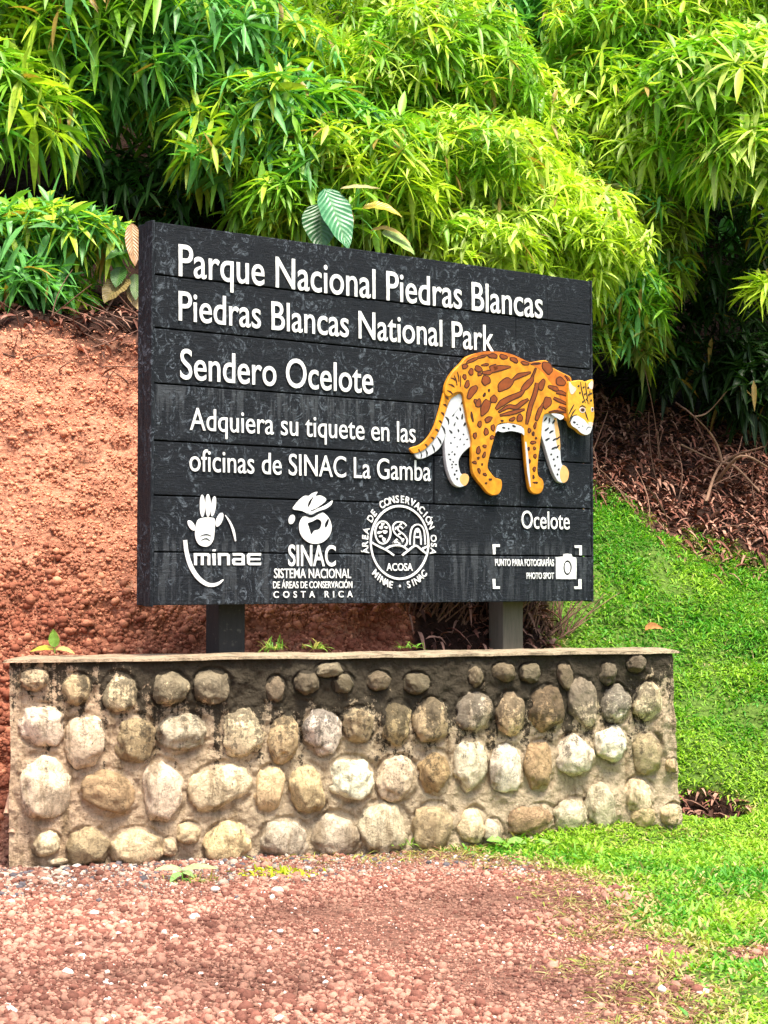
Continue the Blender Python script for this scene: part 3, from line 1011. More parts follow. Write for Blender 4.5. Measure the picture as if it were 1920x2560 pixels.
    cm_ = poly_part('camera_emblem', [Z(body), Z(ell(1314, 910, 45, 78, 0, 28)), Z(ell(1314, 910, 28, 58, 0, 28))], -0.0075, -0.003, 'white', sign)
    br = []
    for (cx, cy, sx, sy) in ((540, 668, 1, 1), (1462, 678, -1, 1), (540, 1128, 1, -1), (1458, 1130, -1, -1)):
        br.append([(cx, cy), (cx + 72 * sx, cy), (cx + 72 * sx, cy + 26 * sy), (cx + 26 * sx, cy + 26 * sy), (cx + 26 * sx, cy + 102 * sy), (cx, cy + 102 * sy)])
    poly_part('corner_mark', [Z(p) for p in br], -0.0075, -0.003, 'white', cm_)
    put_text('lettering', 'PUNTO PARA FOTOGRAF\u00cdAS', 1236, 1383, 1415, 1398, 1414.6, cm_, 0.012)
    put_text('lettering', 'PHOTO SPOT', 1314.6, 1383, 1447, 1431.5, 1447, cm_, 0.012)


build_logos()


def build_ocelot():
    kO = 520 / 1659.0
    def Zf(off): return zmap(980, 860, kO, off)
    # root part: trunk with the two near legs
    body = [(555, 150), (585, 112), (625, 90), (690, 70), (760, 60), (830, 62), (900, 72), (960, 88), (1020, 115), (1070, 135), (1110, 145), (1170, 134), (1228, 130), (1258, 152), (1285, 187), (1335, 215), (1385, 240), (1428, 266),
            (1432, 330), (1420, 420), (1420, 520), (1425, 580), (1405, 612), (1378, 585), (1352, 556), (1290, 552), (1235, 556), (1212, 575), (1200, 640), (1194, 720), (1182, 810), (1170, 900), (1162, 1000), (1170, 1052), (1200, 1078), (1212, 1118), (1204, 1164), (1182, 1192), (1148, 1197),
            (1115, 1182), (1096, 1145), (1082, 1060), (1068, 940), (1056, 800), (1050, 720), (1046, 668), (1000, 645), (920, 632), (868, 634), (838, 655), (826, 720), (808, 785), (790, 850), (774, 920), (766, 985), (792, 1030), (826, 1066), (868, 1080), (880, 1115), (872, 1165), (848, 1200), (802, 1206), (760, 1182), (718, 1130), (680, 1085), (650, 1035),
            (638, 960), (638, 860), (640, 770), (626, 690), (606, 620), (592, 540), (577, 460), (562, 395), (530, 385), (490, 398), (455, 420), (425, 400), (430, 330), (460, 260), (500, 205)]
    OF = 0.045
    Z = Zf(OF)
    oc = poly_part('ocelot_cutout', [Z(smooth_poly(body, 5))], -OF, -0.022, 'orange', sign, 0.004)
    oc['label'] = 'painted wooden ocelot in profile, ochre coat with rust rosettes'
    Zt = Zf(0.036)
    tail = [(470, 245), (440, 300), (418, 375), (396, 465), (372, 555), (346, 640), (310, 712), (265, 770), (218, 806), (180, 818), (150, 830), (150, 852), (172, 872), (210, 866), (262, 842), (305, 800), (345, 750), (382, 680), (412, 600), (440, 510), (470, 440), (530, 400), (570, 380), (560, 300)]
    tl = poly_part('tail', [Zt(smooth_poly(tail, 5))], -0.036, -0.0205, 'orange', oc, 0.003)
    Zw = Zf(0.030)
    under = [(500, 400), (470, 440), (445, 500), (424, 560), (402, 620), (384, 660), (352, 730), (318, 782), (270, 826), (215, 850), (182, 868), (196, 905), (222, 917), (262, 908), (304, 888), (346, 862), (382, 828), (412, 770), (436, 690), (462, 600), (540, 500), (560, 420)]
    poly_part('tail_underside', [Zw(smooth_poly(under, 5))], -0.030, -0.0195, 'coat', oc, 0.002)
    Zl = Zf(0.028)
    hind = [(570, 380), (540, 388), (505, 420), (470, 500), (448, 580), (440, 650), (424, 740), (424, 850), (434, 950), (455, 1040), (490, 1112), (535, 1142), (580, 1132), (608, 1105), (614, 1060), (596, 1036), (556, 1036), (540, 1000), (532, 935), (560, 880), (602, 838), (650, 790), (660, 700), (640, 600), (610, 480)]
    poly_part('far_hind_leg', [Zl(smooth_poly(hind, 5))], -0.028, -0.004, 'coat', oc, 0.003)
    fore = [(1210, 540), (1290, 552), (1318, 600), (1332, 720), (1342, 820), (1350, 930), (1362, 966), (1394, 984), (1412, 1030), (1402, 1085), (1370, 1108), (1332, 1100), (1302, 1060), (1272, 990), (1246, 910), (1220, 820), (1190, 720), (1180, 620)]
    poly_part('far_fore_leg', [Zl(smooth_poly(fore, 5))], -0.028, -0.004, 'coat', oc, 0.003)
    Z1 = Zf(0.0285)
    poly_part('paw_patch', [Z1(smooth_poly([(556, 1040), (592, 1036), (614, 1062), (606, 1104), (580, 1130), (552, 1110), (540, 1075)], 4)),
                            Z1(smooth_poly([(1362, 968), (1394, 986), (1411, 1030), (1400, 1085), (1368, 1106), (1345, 1080), (1340, 1020)], 4)),
                            Z1(strip([(1300, 590), (1318, 700), (1328, 800), (1336, 850)], [10, 16, 14, 3]))], -0.0285, -0.0275, 'tan', oc)
    Zb = Zf(0.0465)
    belly = [(838, 655), (870, 640), (925, 632), (1000, 645), (1048, 672), (1054, 728), (1034, 712), (990, 700), (940, 694), (880, 704), (840, 694), (826, 712)]
    poly_part('belly', [Zb(smooth_poly(belly, 4)), Zb(strip([(1066, 780), (1078, 900), (1090, 1040), (1104, 1140)], [5, 9, 9, 3])), Zb(smooth_poly([(1270, 556), (1340, 560), (1372, 582), (1345, 605), (1318, 590)], 4))], -0.047, -0.046, 'coat', oc)
    # head turned towards the front, with face
    OH = 0.062
    Zh = Zf(OH)
    head = [(1410, 300), (1432, 300), (1452, 296), (1482, 288), (1520, 290), (1552, 306), (1560, 300), (1580, 290), (1604, 284), (1609, 320), (1600, 365), (1606, 420), (1612, 500), (1616, 570), (1607, 625), (1600, 665), (1582, 712), (1548, 727), (1512, 712), (1478, 682), (1436, 655), (1418, 610), (1406, 545), (1404, 430), (1408, 350)]
    hd = poly_part('head', [Zh(smooth_poly(head, 5))], -OH, -0.030, 'yellow', oc, 0.005)
    Z2 = Zf(OH + 0.002)
    def face(name, polys, mat, lift):
        return poly_part(name, [Z2(p) for p in polys], -OH - 0.0012 - lift, -OH - 0.0001, mat, oc)
    face('muzzle', [smooth_poly([(1428, 615), (1452, 576), (1485, 574), (1512, 590), (1536, 606), (1566, 640), (1598, 648), (1590, 690), (1576, 714), (1545, 724), (1510, 709), (1476, 678), (1436, 650)], 4)], 'coat', 0.0)
    face('inner_ear', [smooth_poly([(1418, 302), (1440, 330), (1470, 352), (1462, 378), (1436, 402), (1420, 380), (1413, 340)], 4), smooth_poly([(1598, 292), (1606, 320), (1597, 362), (1576, 350), (1568, 330), (1580, 308)], 4)], 'pink', 0.0002)
    face('eye_ring', [ell(1520, 526, 24, 22, 10, 18), ell(1599, 522, 11, 19, 0, 14)], 'coat', 0.0004)
    face('eye', [ell(1521, 526, 18, 16, 10, 14), ell(1600, 522, 8, 14, 0, 12)], 'rust', 0.0006)
    face('pupil', [ell(1522, 527, 11, 11, 0, 12), ell(1601, 523, 5, 10, 0, 12)], 'black', 0.0008)
    face('nose', [smooth_poly([(1566, 628), (1590, 622), (1604, 634), (1594, 656), (1578, 656)], 3)], 'pink', 0.0005)
    mk = [strip([(1504, 300), (1515, 370), (1530, 430), (1545, 470)], [2, 4, 4, 2]), strip([(1545, 305), (1550, 370), (1560, 430), (1566, 480)], [2, 4, 4, 2]), strip([(1580, 370), (1578, 430), (1580, 480)], [2, 4, 2]),
          strip([(1412, 560), (1440, 505), (1455, 480)], [3, 5, 1]), strip([(1420, 596), (1446, 545), (1468, 520)], [3, 5, 1]), strip([(1418, 625), (1440, 580), (1476, 562)], [3, 5, 1]),
          strip([(1498, 505), (1520, 492), (1546, 506)], [2, 5, 2]), strip([(1540, 530), (1552, 570), (1566, 610)], [2, 5, 2]), strip([(1546, 690), (1566, 664), (1590, 668)], [1, 3, 1]),
          ell(1455, 625, 12, 9, 20, 8), ell(1478, 642, 8, 5, 10, 8), ell(1492, 665, 7, 4, 10, 8), ell(1520, 655, 6, 4, 0, 8)]
    for q in ((1490, 335), (1530, 345), (1566, 350), (1500, 390), (1540, 400), (1572, 405), (1590, 450), (1555, 440), (1525, 460), (1590, 395)):
        mk.append(ell(q[0], q[1], 7, 10, q[0] % 60, 8, 0.2, q[0]))
    face('face_marking', mk, 'black', 0.0003)
    poly_part('russet_patch', [Zb(smooth_poly([(1100, 152), (1170, 140), (1226, 137), (1252, 158), (1280, 193), (1332, 221), (1382, 246), (1422, 272), (1426, 330), (1414, 420), (1414, 520), (1416, 580), (1404, 598), (1380, 575), (1355, 548), (1300, 546), (1330, 500), (1345, 440), (1310, 370), (1262, 300), (1215, 235), (1160, 190)], 4)),
                             Zb(strip([(575, 140), (625, 104), (690, 80), (760, 70), (830, 72), (900, 82), (960, 98), (1020, 124), (1070, 143), (1105, 152)], [3, 9, 11, 12, 13, 14, 14, 13, 9, 4]))], -OF - 0.0006, -OF + 0.001, 'russet', oc)  # russet paint of the shoulder and back, part of the coat
    # coat pattern
    ZS = Zf(OF + 0.002)
    sp = [(640, 130, 55, 15, -25), (720, 100, 40, 13, -15), (805, 95, 38, 22, 10), (890, 102, 35, 20, 20), (975, 128, 38, 19, 25), (1062, 154, 34, 16, 10), (1150, 157, 38, 10, -5),
          (582, 178, 24, 22, 0), (632, 222, 21, 28, 0), (690, 198, 34, 24, 20), (745, 165, 30, 12, -10), (750, 290, 34, 42, 0), (762, 228, 42, 20, 0), (700, 240, 20, 16, 0),
          (580, 262, 17, 22, 0), (600, 322, 19, 34, 20), (640, 382, 27, 66, 32), (738, 405, 11, 18, 20), (775, 370, 10, 12, 0), (690, 472, 24, 34, 20), (745, 505, 34, 70, 25), (812, 440, 28, 34, 0), (665, 455, 14, 18, 0),
          (905, 322, 76, 40, -35), (1085, 318, 72, 26, -50), (1195, 325, 24, 50, 22), (1238, 468, 32, 52, 15), (1175, 545, 20, 72, 20),
          (1345, 300, 44, 32, 32), (1290, 352, 46, 20, 18), (1240, 190, 36, 56, -30),
          (700, 640, 17, 28, 0), (770, 602, 34, 22, -30), (640, 580, 10, 40, -10), (752, 700, 20, 30, 8), (806, 668, 16, 28, 0), (800, 745, 19, 17, 0), (662, 730, 17, 24, 0), (690, 848, 19, 30, 10), (740, 815, 16, 14, 0), (736, 885, 12, 28, 18), (690, 910, 10, 12, 0),
          (660, 945, 20, 12, 20), (696, 1010, 12, 22, -10), (742, 1040, 17, 12, 20), (786, 1080, 13, 9, 0), (752, 1110, 9, 8, 0), (720, 960, 8, 10, 0),
          (1142, 650, 12, 28, 15), (1096, 690, 13, 20, 10), (1128, 715, 11, 18, 0), (1126, 785, 24, 14, 0), (1090, 835, 11, 15, 0), (1138, 832, 12, 13, 0), (1142, 895, 13, 20, 0), (1098, 935, 9, 20, 0), (1136, 998, 13, 20, 0), (1130, 1060, 9, 15, 0), (1146, 1105, 20, 8, 0), (1150, 750, 8, 10, 0),
          (960, 600, 26, 16, -20), (1020, 590, 26, 30, 0), (880, 612, 12, 8, 0)]
    st = [([(840, 180), (800, 200), (880, 190), (950, 182)], [22, 30, 20, 3]),
          ([(830, 520), (880, 470), (950, 430), (1020, 400), (1060, 360)], [8, 26, 22, 20, 6]),
          ([(850, 545), (930, 500), (990, 505), (1040, 470), (1090, 440)], [6, 16, 18, 18, 8]),
          ([(860, 570), (930, 555), (990, 540), (1060, 520)], [6, 15, 16, 5]),
          ([(1160, 310), (1140, 400), (1110, 480), (1090, 560), (1075, 640)], [16, 18, 18, 18, 8]),
          ([(960, 290), (1010, 255), (1060, 240), (1110, 225)], [6, 20, 15, 4]),
          ([(1150, 190), (1120, 260), (1075, 330)], [6, 9, 6]),
          ([(1310, 385), (1350, 388), (1400, 410)], [10, 17, 8]), ([(1290, 430), (1335, 452), (1400, 480)], [9, 13, 8]), ([(1330, 500), (1370, 515), (1402, 530)], [4, 10, 6]),
          ([(1250, 545), (1300, 535), (1350, 542), (1390, 545)], [3, 7, 7, 3]),
          ([(1380, 250), (1410, 290), (1408, 340)], [4, 9, 4])]
    outer, inner = [], []
    for k, (cx, cy, rx, ry, ro) in enumerate(sp):
        outer.append(ell(cx, cy, rx * 1.06, ry * 1.06, ro, 22, 0.13, k * 1.3))
        if min(rx, ry) > 11: inner.append(ell(cx, cy, rx * 1.06 - 8.0, ry * 1.06 - 8.0, ro, 22, 0.13, k * 1.3))
    for pts, wd in st:
        outer.append(strip(pts, np.array(wd) + 3.0)); inner.append(strip(pts, np.maximum(np.array(wd) - 5.5, 0.6)))
    for i, p in enumerate(outer):
        pass
    y = -OF - 0.0012
    def many(name, polys, mat, ya, yb):
        vs, fs, n = [], [], 0
        for i, p in enumerate(polys):
            q = ZS(p)
            m = len(q)
            yy = ya - 0.000006 * i
            vs.append(np.stack((q[:, 0], np.full(m, yy), q[:, 1]), 1)); vs.append(np.stack((q[:, 0], np.full(m, yb), q[:, 1]), 1))
            fs.append((list(range(n, n + m)), [(n + a, n + (a + 1) % m, n + m + (a + 1) % m, n + m + a) for a in range(m)]))
            n += 2 * m
        me = bpy.data.meshes.new(name)
        me.from_pydata(np.concatenate(vs).tolist(), [], [f for a, b in fs for f in [a] + b])
        bm = bmesh.new(); bm.from_mesh(me)
        bmesh.ops.triangulate(bm, faces=[f for f in bm.faces if len(f.verts) > 4])
        bmesh.ops.recalc_face_normals(bm, faces=bm.faces)
        bm.to_mesh(me); bm.free()
        me.materials.append(M[mat])
        return link(name, me, oc)
    many('coat_marking', outer, 'darkb', -OF - 0.0010, -OF + 0.001)
    many('rosette', inner, 'rust', -OF - 0.0019, -OF + 0.001)
    ZS = Zf(0.0365)
    ts = []
    for a, b, c in (((470, 270), (505, 290), 6), ((452, 320), (500, 345), 7), ((440, 370), (485, 400), 7), ((425, 420), (450, 445), 8), ((408, 480), (436, 500), 9), ((392, 545), (414, 570), 9), ((372, 610), (396, 632), 9), ((345, 680), (372, 700), 9), ((312, 742), (335, 765), 9), ((262, 800), (282, 822), 8), ((210, 840), (218, 862), 6), ((520, 220), (535, 300), 5), ((495, 250), (520, 330), 5), ((545, 250), (545, 340), 4)):
        ts.append(strip([a, ((a[0] + b[0]) / 2 + 3, (a[1] + b[1]) / 2 - 4), b], [2, c, 3]))
    OFs = OF
    hip = ts[:4] + ts[11:]
    ZS = Zf(OF + 0.001)
    many('hip_stripe', hip, 'darkb', -OF - 0.0013, -OF + 0.001)
    ZS = Zf(0.0372)
    many('tail_band', ts[4:11], 'darkb', -0.0374, -0.035)
    r = random.Random(9)
    wt = [strip([(425, 580), (445, 600), (455, 640)], [2, 8, 2]), strip([(395, 650), (415, 680), (425, 720)], [2, 8, 2]), strip([(360, 740), (385, 775), (392, 800)], [2, 8, 2]), strip([(318, 800), (335, 835), (338, 860)], [2, 7, 2]), strip([(268, 840), (280, 870), (276, 900)], [2, 7, 2]), strip([(228, 860), (236, 888), (230, 912)], [2, 5, 2])]
    ZS = Zf(0.0305)
    many('tail_band', wt, 'black', -0.0310, -0.029)
    lg = []
    for (x, y_) in ((520, 470), (555, 470), (505, 500), (545, 520), (490, 560), (520, 590), (560, 580), (580, 640), (500, 640), (470, 700), (530, 690), (570, 720), (600, 760), (500, 745), (470, 790), (545, 760), (520, 820), (480, 860), (500, 880), (465, 920), (490, 940), (510, 960), (480, 985), (500, 1040), (520, 1075), (540, 930), (455, 880), (575, 800), (480, 960), (515, 1010)):
        big = y_ < 720
        lg.append(ell(x, y_, r.uniform(5, 9), r.uniform(12, 26) if big else r.uniform(5, 9), r.uniform(-45, 45), 9, 0.2, x))
    for (x, y_, a) in ((1225, 600, 20), (1255, 610, -15), (1290, 620, 10), (1235, 680, 30), (1270, 700, 40), (1300, 760, 45), (1240, 760, 40), (1290, 830, 40), (1325, 750, 30), (1270, 880, 40), (1320, 820, 30), (1300, 970, 0), (1290, 920, 20), (1320, 900, 0), (1330, 1000, 0), (1320, 1040, 0)):
        lg.append(ell(x, y_, 7, 22 if y_ < 850 else 9, a + 20, 9, 0.15, x))
    ZS = Zf(0.0287)
    many('leg_marking', lg, 'black', -0.0291, -0.027)
    ZS = Zb
    many('belly_marking', [ell(972, 655, 16, 8, 20, 9), ell(890, 668, 14, 7, 10, 9), ell(930, 675, 8, 6, 0, 9)], 'black', -0.0482, -0.0468)


build_ocelot()


# ------------------------------------------------------------------ leaves
def leaf_arrays(base, dirs, L, W, droop, col, segs=5, fold=0.18, upv=None):
    """lanceolate leaflets as folded strips. all args arrays of length N"""
    N = len(base)
    t = np.linspace(0, 1, segs)
    prof = (np.sin(np.pi * t ** 0.8) ** 0.85) * (1 - 0.25 * t) + 0.03
    prof[-1] = 0.02; prof[0] = 0.1
    up = np.array((0, 0, 1.0)) if upv is None else upv
    side = np.cross(dirs, up + RNG.normal(0, 0.25, (N, 3)))
    side /= np.linalg.norm(side, axis=1)[:, None] + 1e-9
    pos = base[:, None] + dirs[:, None] * (L[:, None] * t)[..., None]
    pos[:, :, 2] -= droop[:, None] * L[:, None] * t[None] ** 2
    nrm = np.cross(side, dirs)
    sgn = np.sign(nrm[:, 2]); sgn[sgn == 0] = 1
    nrm *= sgn[:, None]
    hw = W[:, None] * prof[None] * 0.5
    lft = pos + side[:, None] * hw[..., None] + nrm[:, None] * (hw * fold * 2)[..., None]
    rgt = pos - side[:, None] * hw[..., None] + nrm[:, None] * (hw * fold * 2)[..., None]
    v = np.stack((lft, pos, rgt), 2)                     # N,segs,3,3
    uv = np.zeros((N, segs, 3, 3)); uv[:, :, 0, 0] = -1; uv[:, :, 2, 0] = 1; uv[..., 1] = t[None, :, None]
    b = (np.arange(N) * segs * 3)[:, None, None] + (np.arange(segs - 1) * 3)[None, :, None] + np.array((0, 1))[None, None]
    b = b.reshape(-1)
    q = np.stack((b, b + 1, b + 4, b + 3), 1)
    c = np.repeat(col, segs * 3, axis=0)
    return v.reshape(-1, 3), q, c, uv.reshape(-1, 3)


def whorls(cent, axis, Lm, nleaf, col, spread=(0.35, 0.75), droop=(0.25, 0.8), wr=0.17, segs=5):
    n = len(cent)
    K_ = nleaf
    ax = axis / (np.linalg.norm(axis, axis=1)[:, None] + 1e-9)
    ref = np.where(np.abs(ax[:, 2:3]) > 0.9, np.array([[1.0, 0, 0]]), np.array([[0, 0, 1.0]]))
    a = np.cross(ax, ref); a /= np.linalg.norm(a, axis=1)[:, None]
    b = np.cross(ax, a)
    ph = RNG.uniform(0, 6.28, n)[:, None] + np.arange(K_)[None] * (2 * math.pi / K_) + RNG.normal(0, 0.28, (n, K_))
    tilt = RNG.uniform(spread[0], spread[1], (n, K_))
    d = (a[:, None] * np.cos(ph)[..., None] + b[:, None] * np.sin(ph)[..., None]) * np.cos(tilt)[..., None] + ax[:, None] * np.sin(tilt)[..., None]
    L = Lm[:, None] * RNG.uniform(0.6, 1.15, (n, K_))
    keep = RNG.uniform(size=(n, K_)) < 0.86
    base = np.repeat(cent[:, None], K_, 1) + RNG.normal(0, 0.012, (n, K_, 3)) * Lm[:, None, None] * 4
    cc = np.repeat(col[:, None], K_, 1) * RNG.uniform(0.75, 1.25, (n, K_, 1))
    cc = np.where(RNG.uniform(size=(n, K_, 1)) < 0.025, np.array((0.36, 0.24, 0.06)), cc)
    k = keep.ravel()
    return leaf_arrays(base.reshape(-1, 3)[k], d.reshape(-1, 3)[k], L.ravel()[k], (L * wr * RNG.uniform(0.75, 1.25, (n, K_))).ravel()[k], RNG.uniform(droop[0], droop[1], n * K_)[k], cc.reshape(-1, 3)[k], segs)


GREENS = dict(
    mid=(0.20, 0.42, 0.032), lime=(0.44, 0.60, 0.048), cool=(0.13, 0.38, 0.095), deep=(0.03, 0.10, 0.018), pale=(0.55, 0.70, 0.16), fold=(0.10, 0.33, 0.055), shade=(0.018, 0.055, 0.012), olive=(0.15, 0.19, 0.03))  # deep and shade carry the darkness of the gaps in the leaf colour


def bush(name, label, cat, blobs, greens, Lm, n, group=None, nleaf=8, wr=0.215, axis_bias=(0, -0.8, 0.38), droop=(0.06, 0.5), fill=0.4, spread=(-0.2, 0.35), stems=26):
    """blobs: (centre, radii, weight). Whorls of long leaflets on the shell of the blobs, some inside."""
    c0 = np.mean([b[0] for b in blobs], axis=0)
    bz = float(zbase(np.array([c0[0]]), np.array([c0[1]]))[0])
    root = thing(name, label, cat, (c0[0], c0[1], bz), 0, group)
    org = np.array((c0[0], c0[1], bz))
    Vs, Qs, Cs, Us, off = [], [], [], [], 0
    tot = sum(b[2] for b in blobs)
    st = MB()
    for (c, r, wgt) in blobs:
        m = int(n * wgt / tot)
        dv = RNG.normal(size=(m * 3, 3)); dv /= np.linalg.norm(dv, axis=1)[:, None]
        dv = dv[(dv[:, 1] < 0.35) & (dv[:, 2] > -0.75)][:m]
        m = len(dv)
        lump = 1 + 0.38 * fbm(dv * 2.3 + c[None] * 1.7, 3, int(abs(c[0] * 100)) + 3)
        rad = np.where(RNG.uniform(size=m) < fill, RNG.uniform(0.55, 0.95, m), RNG.uniform(0.92, 1.12, m)) * lump
        p = c[None] + dv * r[None] * rad[:, None]
        nrm = dv / r[None]; nrm /= np.linalg.norm(nrm, axis=1)[:, None]
        ax = nrm * 0.7 + np.array(axis_bias)[None] + RNG.normal(0, 0.28, (m, 3))
        g = np.array([GREENS[k] for k in greens])
        patch = fbm(p * 1.6, 3, 61)
        idx = np.clip(((patch * 1.3 + 0.5 + RNG.normal(0, 0.22, m)) * len(g)).astype(int), 0, len(g) - 1)
        col = g[idx] * RNG.uniform(0.8, 1.2, m)[:, None]
        Lw = Lm * RNG.uniform(0.7, 1.2, m)
        v, q, cc, u = whorls(p, ax, Lw, nleaf, col, spread, droop, wr)
        Vs.append(v - org); Qs.append(q + off); Cs.append(cc); Us.append(u); off += len(v)
        ns = int(stems * wgt / tot) + 2
        for i in range(ns):
            dd_ = dv[RNG.integers(m)]
            end = c + dd_ * r * RNG.uniform(0.85, 1.0)
            beg = c + np.array((RNG.uniform(-.3, .3) * r[0], RNG.uniform(0, .4) * r[1], -r[2] * RNG.uniform(0.4, 1.0)))
            tt = np.linspace(0, 1, 9)[:, None]
            mid = (beg + end) / 2 + np.array((0, 0, 0.35 * r[2]))
            pts = (1 - tt) ** 2 * beg + 2 * tt * (1 - tt) * mid + tt ** 2 * end
            vv, qq = tube(pts - org, np.linspace(0.009, 0.003, 9), 5)
            st.add(vv, qq, (0.10, 0.13, 0.035) if RNG.uniform() < 0.7 else (0.14, 0.10, 0.06))
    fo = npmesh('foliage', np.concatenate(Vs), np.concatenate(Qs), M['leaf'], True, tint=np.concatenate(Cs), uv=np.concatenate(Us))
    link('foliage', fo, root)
    st.build('stem', M['stem'], root)
    return root


def blob(vx, vy, Y, rx, rz, ry, wgt=1.0):
    c = vat(vx, vy, Y)
    s = Y / (F / K)
    return (c, np.array((rx * s, ry, rz * s)), wgt)


bush('leafy_shrub', 'bright green shrub at the top left corner with long arching leaf fans', 'shrub',
     [blob(120, 70, 11.6, 290, 190, 0.7, 1), blob(20, 250, 11.1, 150, 120, 0.5, 0.5)], ['cool', 'mid', 'mid', 'lime'], 0.25, 820)
bush('leafy_shrub', 'low lime green shrub on top of the red bank at the left edge', 'shrub',
     [blob(60, 510, 10.5, 190, 60, 0.4, 1), blob(40, 630, 10.35, 120, 75, 0.35, 0.7)], ['mid', 'lime', 'cool', 'cool'], 0.2, 480)
bush('leafy_shrub', 'leafy mound leaning over the dark gap above the left end of the sign', 'shrub',
     [blob(430, 150, 11.8, 260, 150, 0.7, 1), blob(600, 310, 11.5, 190, 140, 0.6, 0.9), blob(500, 260, 11.7, 160, 110, 0.5, 0.6)], ['cool', 'mid', 'lime', 'cool'], 0.2, 1500)
bush('leafy_shrub', 'green shrub with drooping leaf fans directly above the middle of the sign top', 'shrub',
     [blob(760, 400, 11.4, 200, 150, 0.6, 1), blob(640, 460, 11.2, 110, 80, 0.4, 0.5)], ['cool', 'mid', 'mid', 'lime'], 0.17, 1300)
bush('leafy_shrub', 'large yellow green shrub at the top centre of the thicket', 'shrub',
     [blob(700, 60, 12.9, 330, 180, 0.9, 1), blob(900, 230, 12.4, 250, 210, 0.8, 1), blob(700, 230, 12.2, 230, 150, 0.6, .9)], ['mid', 'lime', 'pale', 'lime'], 0.145, 4400)
bush('leafy_shrub', 'pale green shrub sloping down to the upper right corner of the sign', 'shrub',
     [blob(990, 400, 12.0, 220, 150, 0.7, 1), blob(1160, 550, 11.9, 190, 150, 0.6, 1), blob(1020, 560, 11.6, 160, 90, 0.5, .6), blob(1080, 360, 12.5, 190, 150, 0.6, .7)], ['lime', 'pale', 'lime', 'mid'], 0.135, 4300)
bush('leafy_shrub', 'shrub hanging down beside the right edge of the sign above the dead leaves', 'shrub',
     [blob(1300, 670, 12.3, 120, 140, 0.5, 1), blob(1340, 530, 12.6, 140, 140, 0.5, 1)], ['mid', 'cool', 'lime', 'olive'], 0.15, 1300)
bush('leafy_shrub', 'darker green shrub set back in the fold between two bright mounds', 'shrub',
     [blob(1140, 100, 14.4, 230, 240, 0.9, 1), blob(1200, 330, 13.8, 150, 150, 0.6, .6)], ['fold', 'cool', 'fold', 'mid'], 0.19, 1700)
bush('leafy_shrub', 'yellow lit shrub in the top right corner of the thicket', 'shrub',
     [blob(1450, 90, 13.2, 260, 180, 0.8, 1), blob(1340, 310, 13.0, 180, 200, 0.7, .9)], ['mid', 'lime', 'lime', 'pale'], 0.145, 3100)
bush('leafy_shrub', 'pale shrub at the right edge with star shaped leaf fans over the black gap', 'shrub',
     [blob(1570, 230, 12.2, 160, 140, 0.6, 1), blob(1600, 340, 11.9, 100, 70, 0.35, 0.4), blob(1540, 330, 12.6, 200, 100, 0.7, .7)], ['pale', 'lime', 'pale', 'mid'], 0.21, 1150)
bush('leafy_shrub', 'small bright spray of leaves at the right edge before the black gap', 'shrub',
     [blob(1660, 640, 11.9, 50, 40, 0.2, 1), blob(1680, 480, 12.2, 50, 90, 0.25, 1)], ['lime', 'pale', 'lime'], 0.2, 50, stems=6)
bush('leafy_shrub', 'sparse shrub with shade painted into its green leaves inside the black gap on the right', 'shrub',
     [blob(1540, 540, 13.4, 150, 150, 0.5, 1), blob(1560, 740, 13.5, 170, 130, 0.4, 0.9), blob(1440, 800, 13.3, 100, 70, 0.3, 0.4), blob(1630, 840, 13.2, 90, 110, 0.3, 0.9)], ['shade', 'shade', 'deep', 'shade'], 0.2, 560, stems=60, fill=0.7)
bush('leafy_shrub', 'shrub with shade painted into its dark leaves inside the black gap left of the sign top', 'shrub',
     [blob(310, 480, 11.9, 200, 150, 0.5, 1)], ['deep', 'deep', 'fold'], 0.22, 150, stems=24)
# back cover so no sky shows between the mounds
bush('leafy_shrub', 'deep green thicket filling the slope behind all the other shrubs', 'shrub',
     [blob(300, 120, 15.2, 420, 330, 0.9, 1), blob(830, 60, 15.6, 420, 330, 0.9, 1), blob(1450, 60, 16, 420, 360, 0.9, 1), blob(1400, 420, 15.4, 200, 260, 0.6, 0.5), blob(60, 60, 13.6, 260, 230, 0.7, .7), blob(430, 20, 13.8, 300, 170, 0.7, .7), blob(1620, 60, 14.5, 200, 250, 0.6, .6), blob(1050, 20, 14.8, 260, 150, 0.6, .6), blob(1950, 150, 13.8, 260, 300, 0.8, .8), blob(1960, 600, 13.2, 230, 260, 0.7, .7), blob(-330, 150, 12.8, 260, 300, 0.8, .7), blob(-300, 560, 11.2, 230, 150, 0.5, .5), blob(2300, 300, 13.5, 300, 400, 0.8, .6)], ['fold', 'cool', 'mid'], 0.24, 5000)


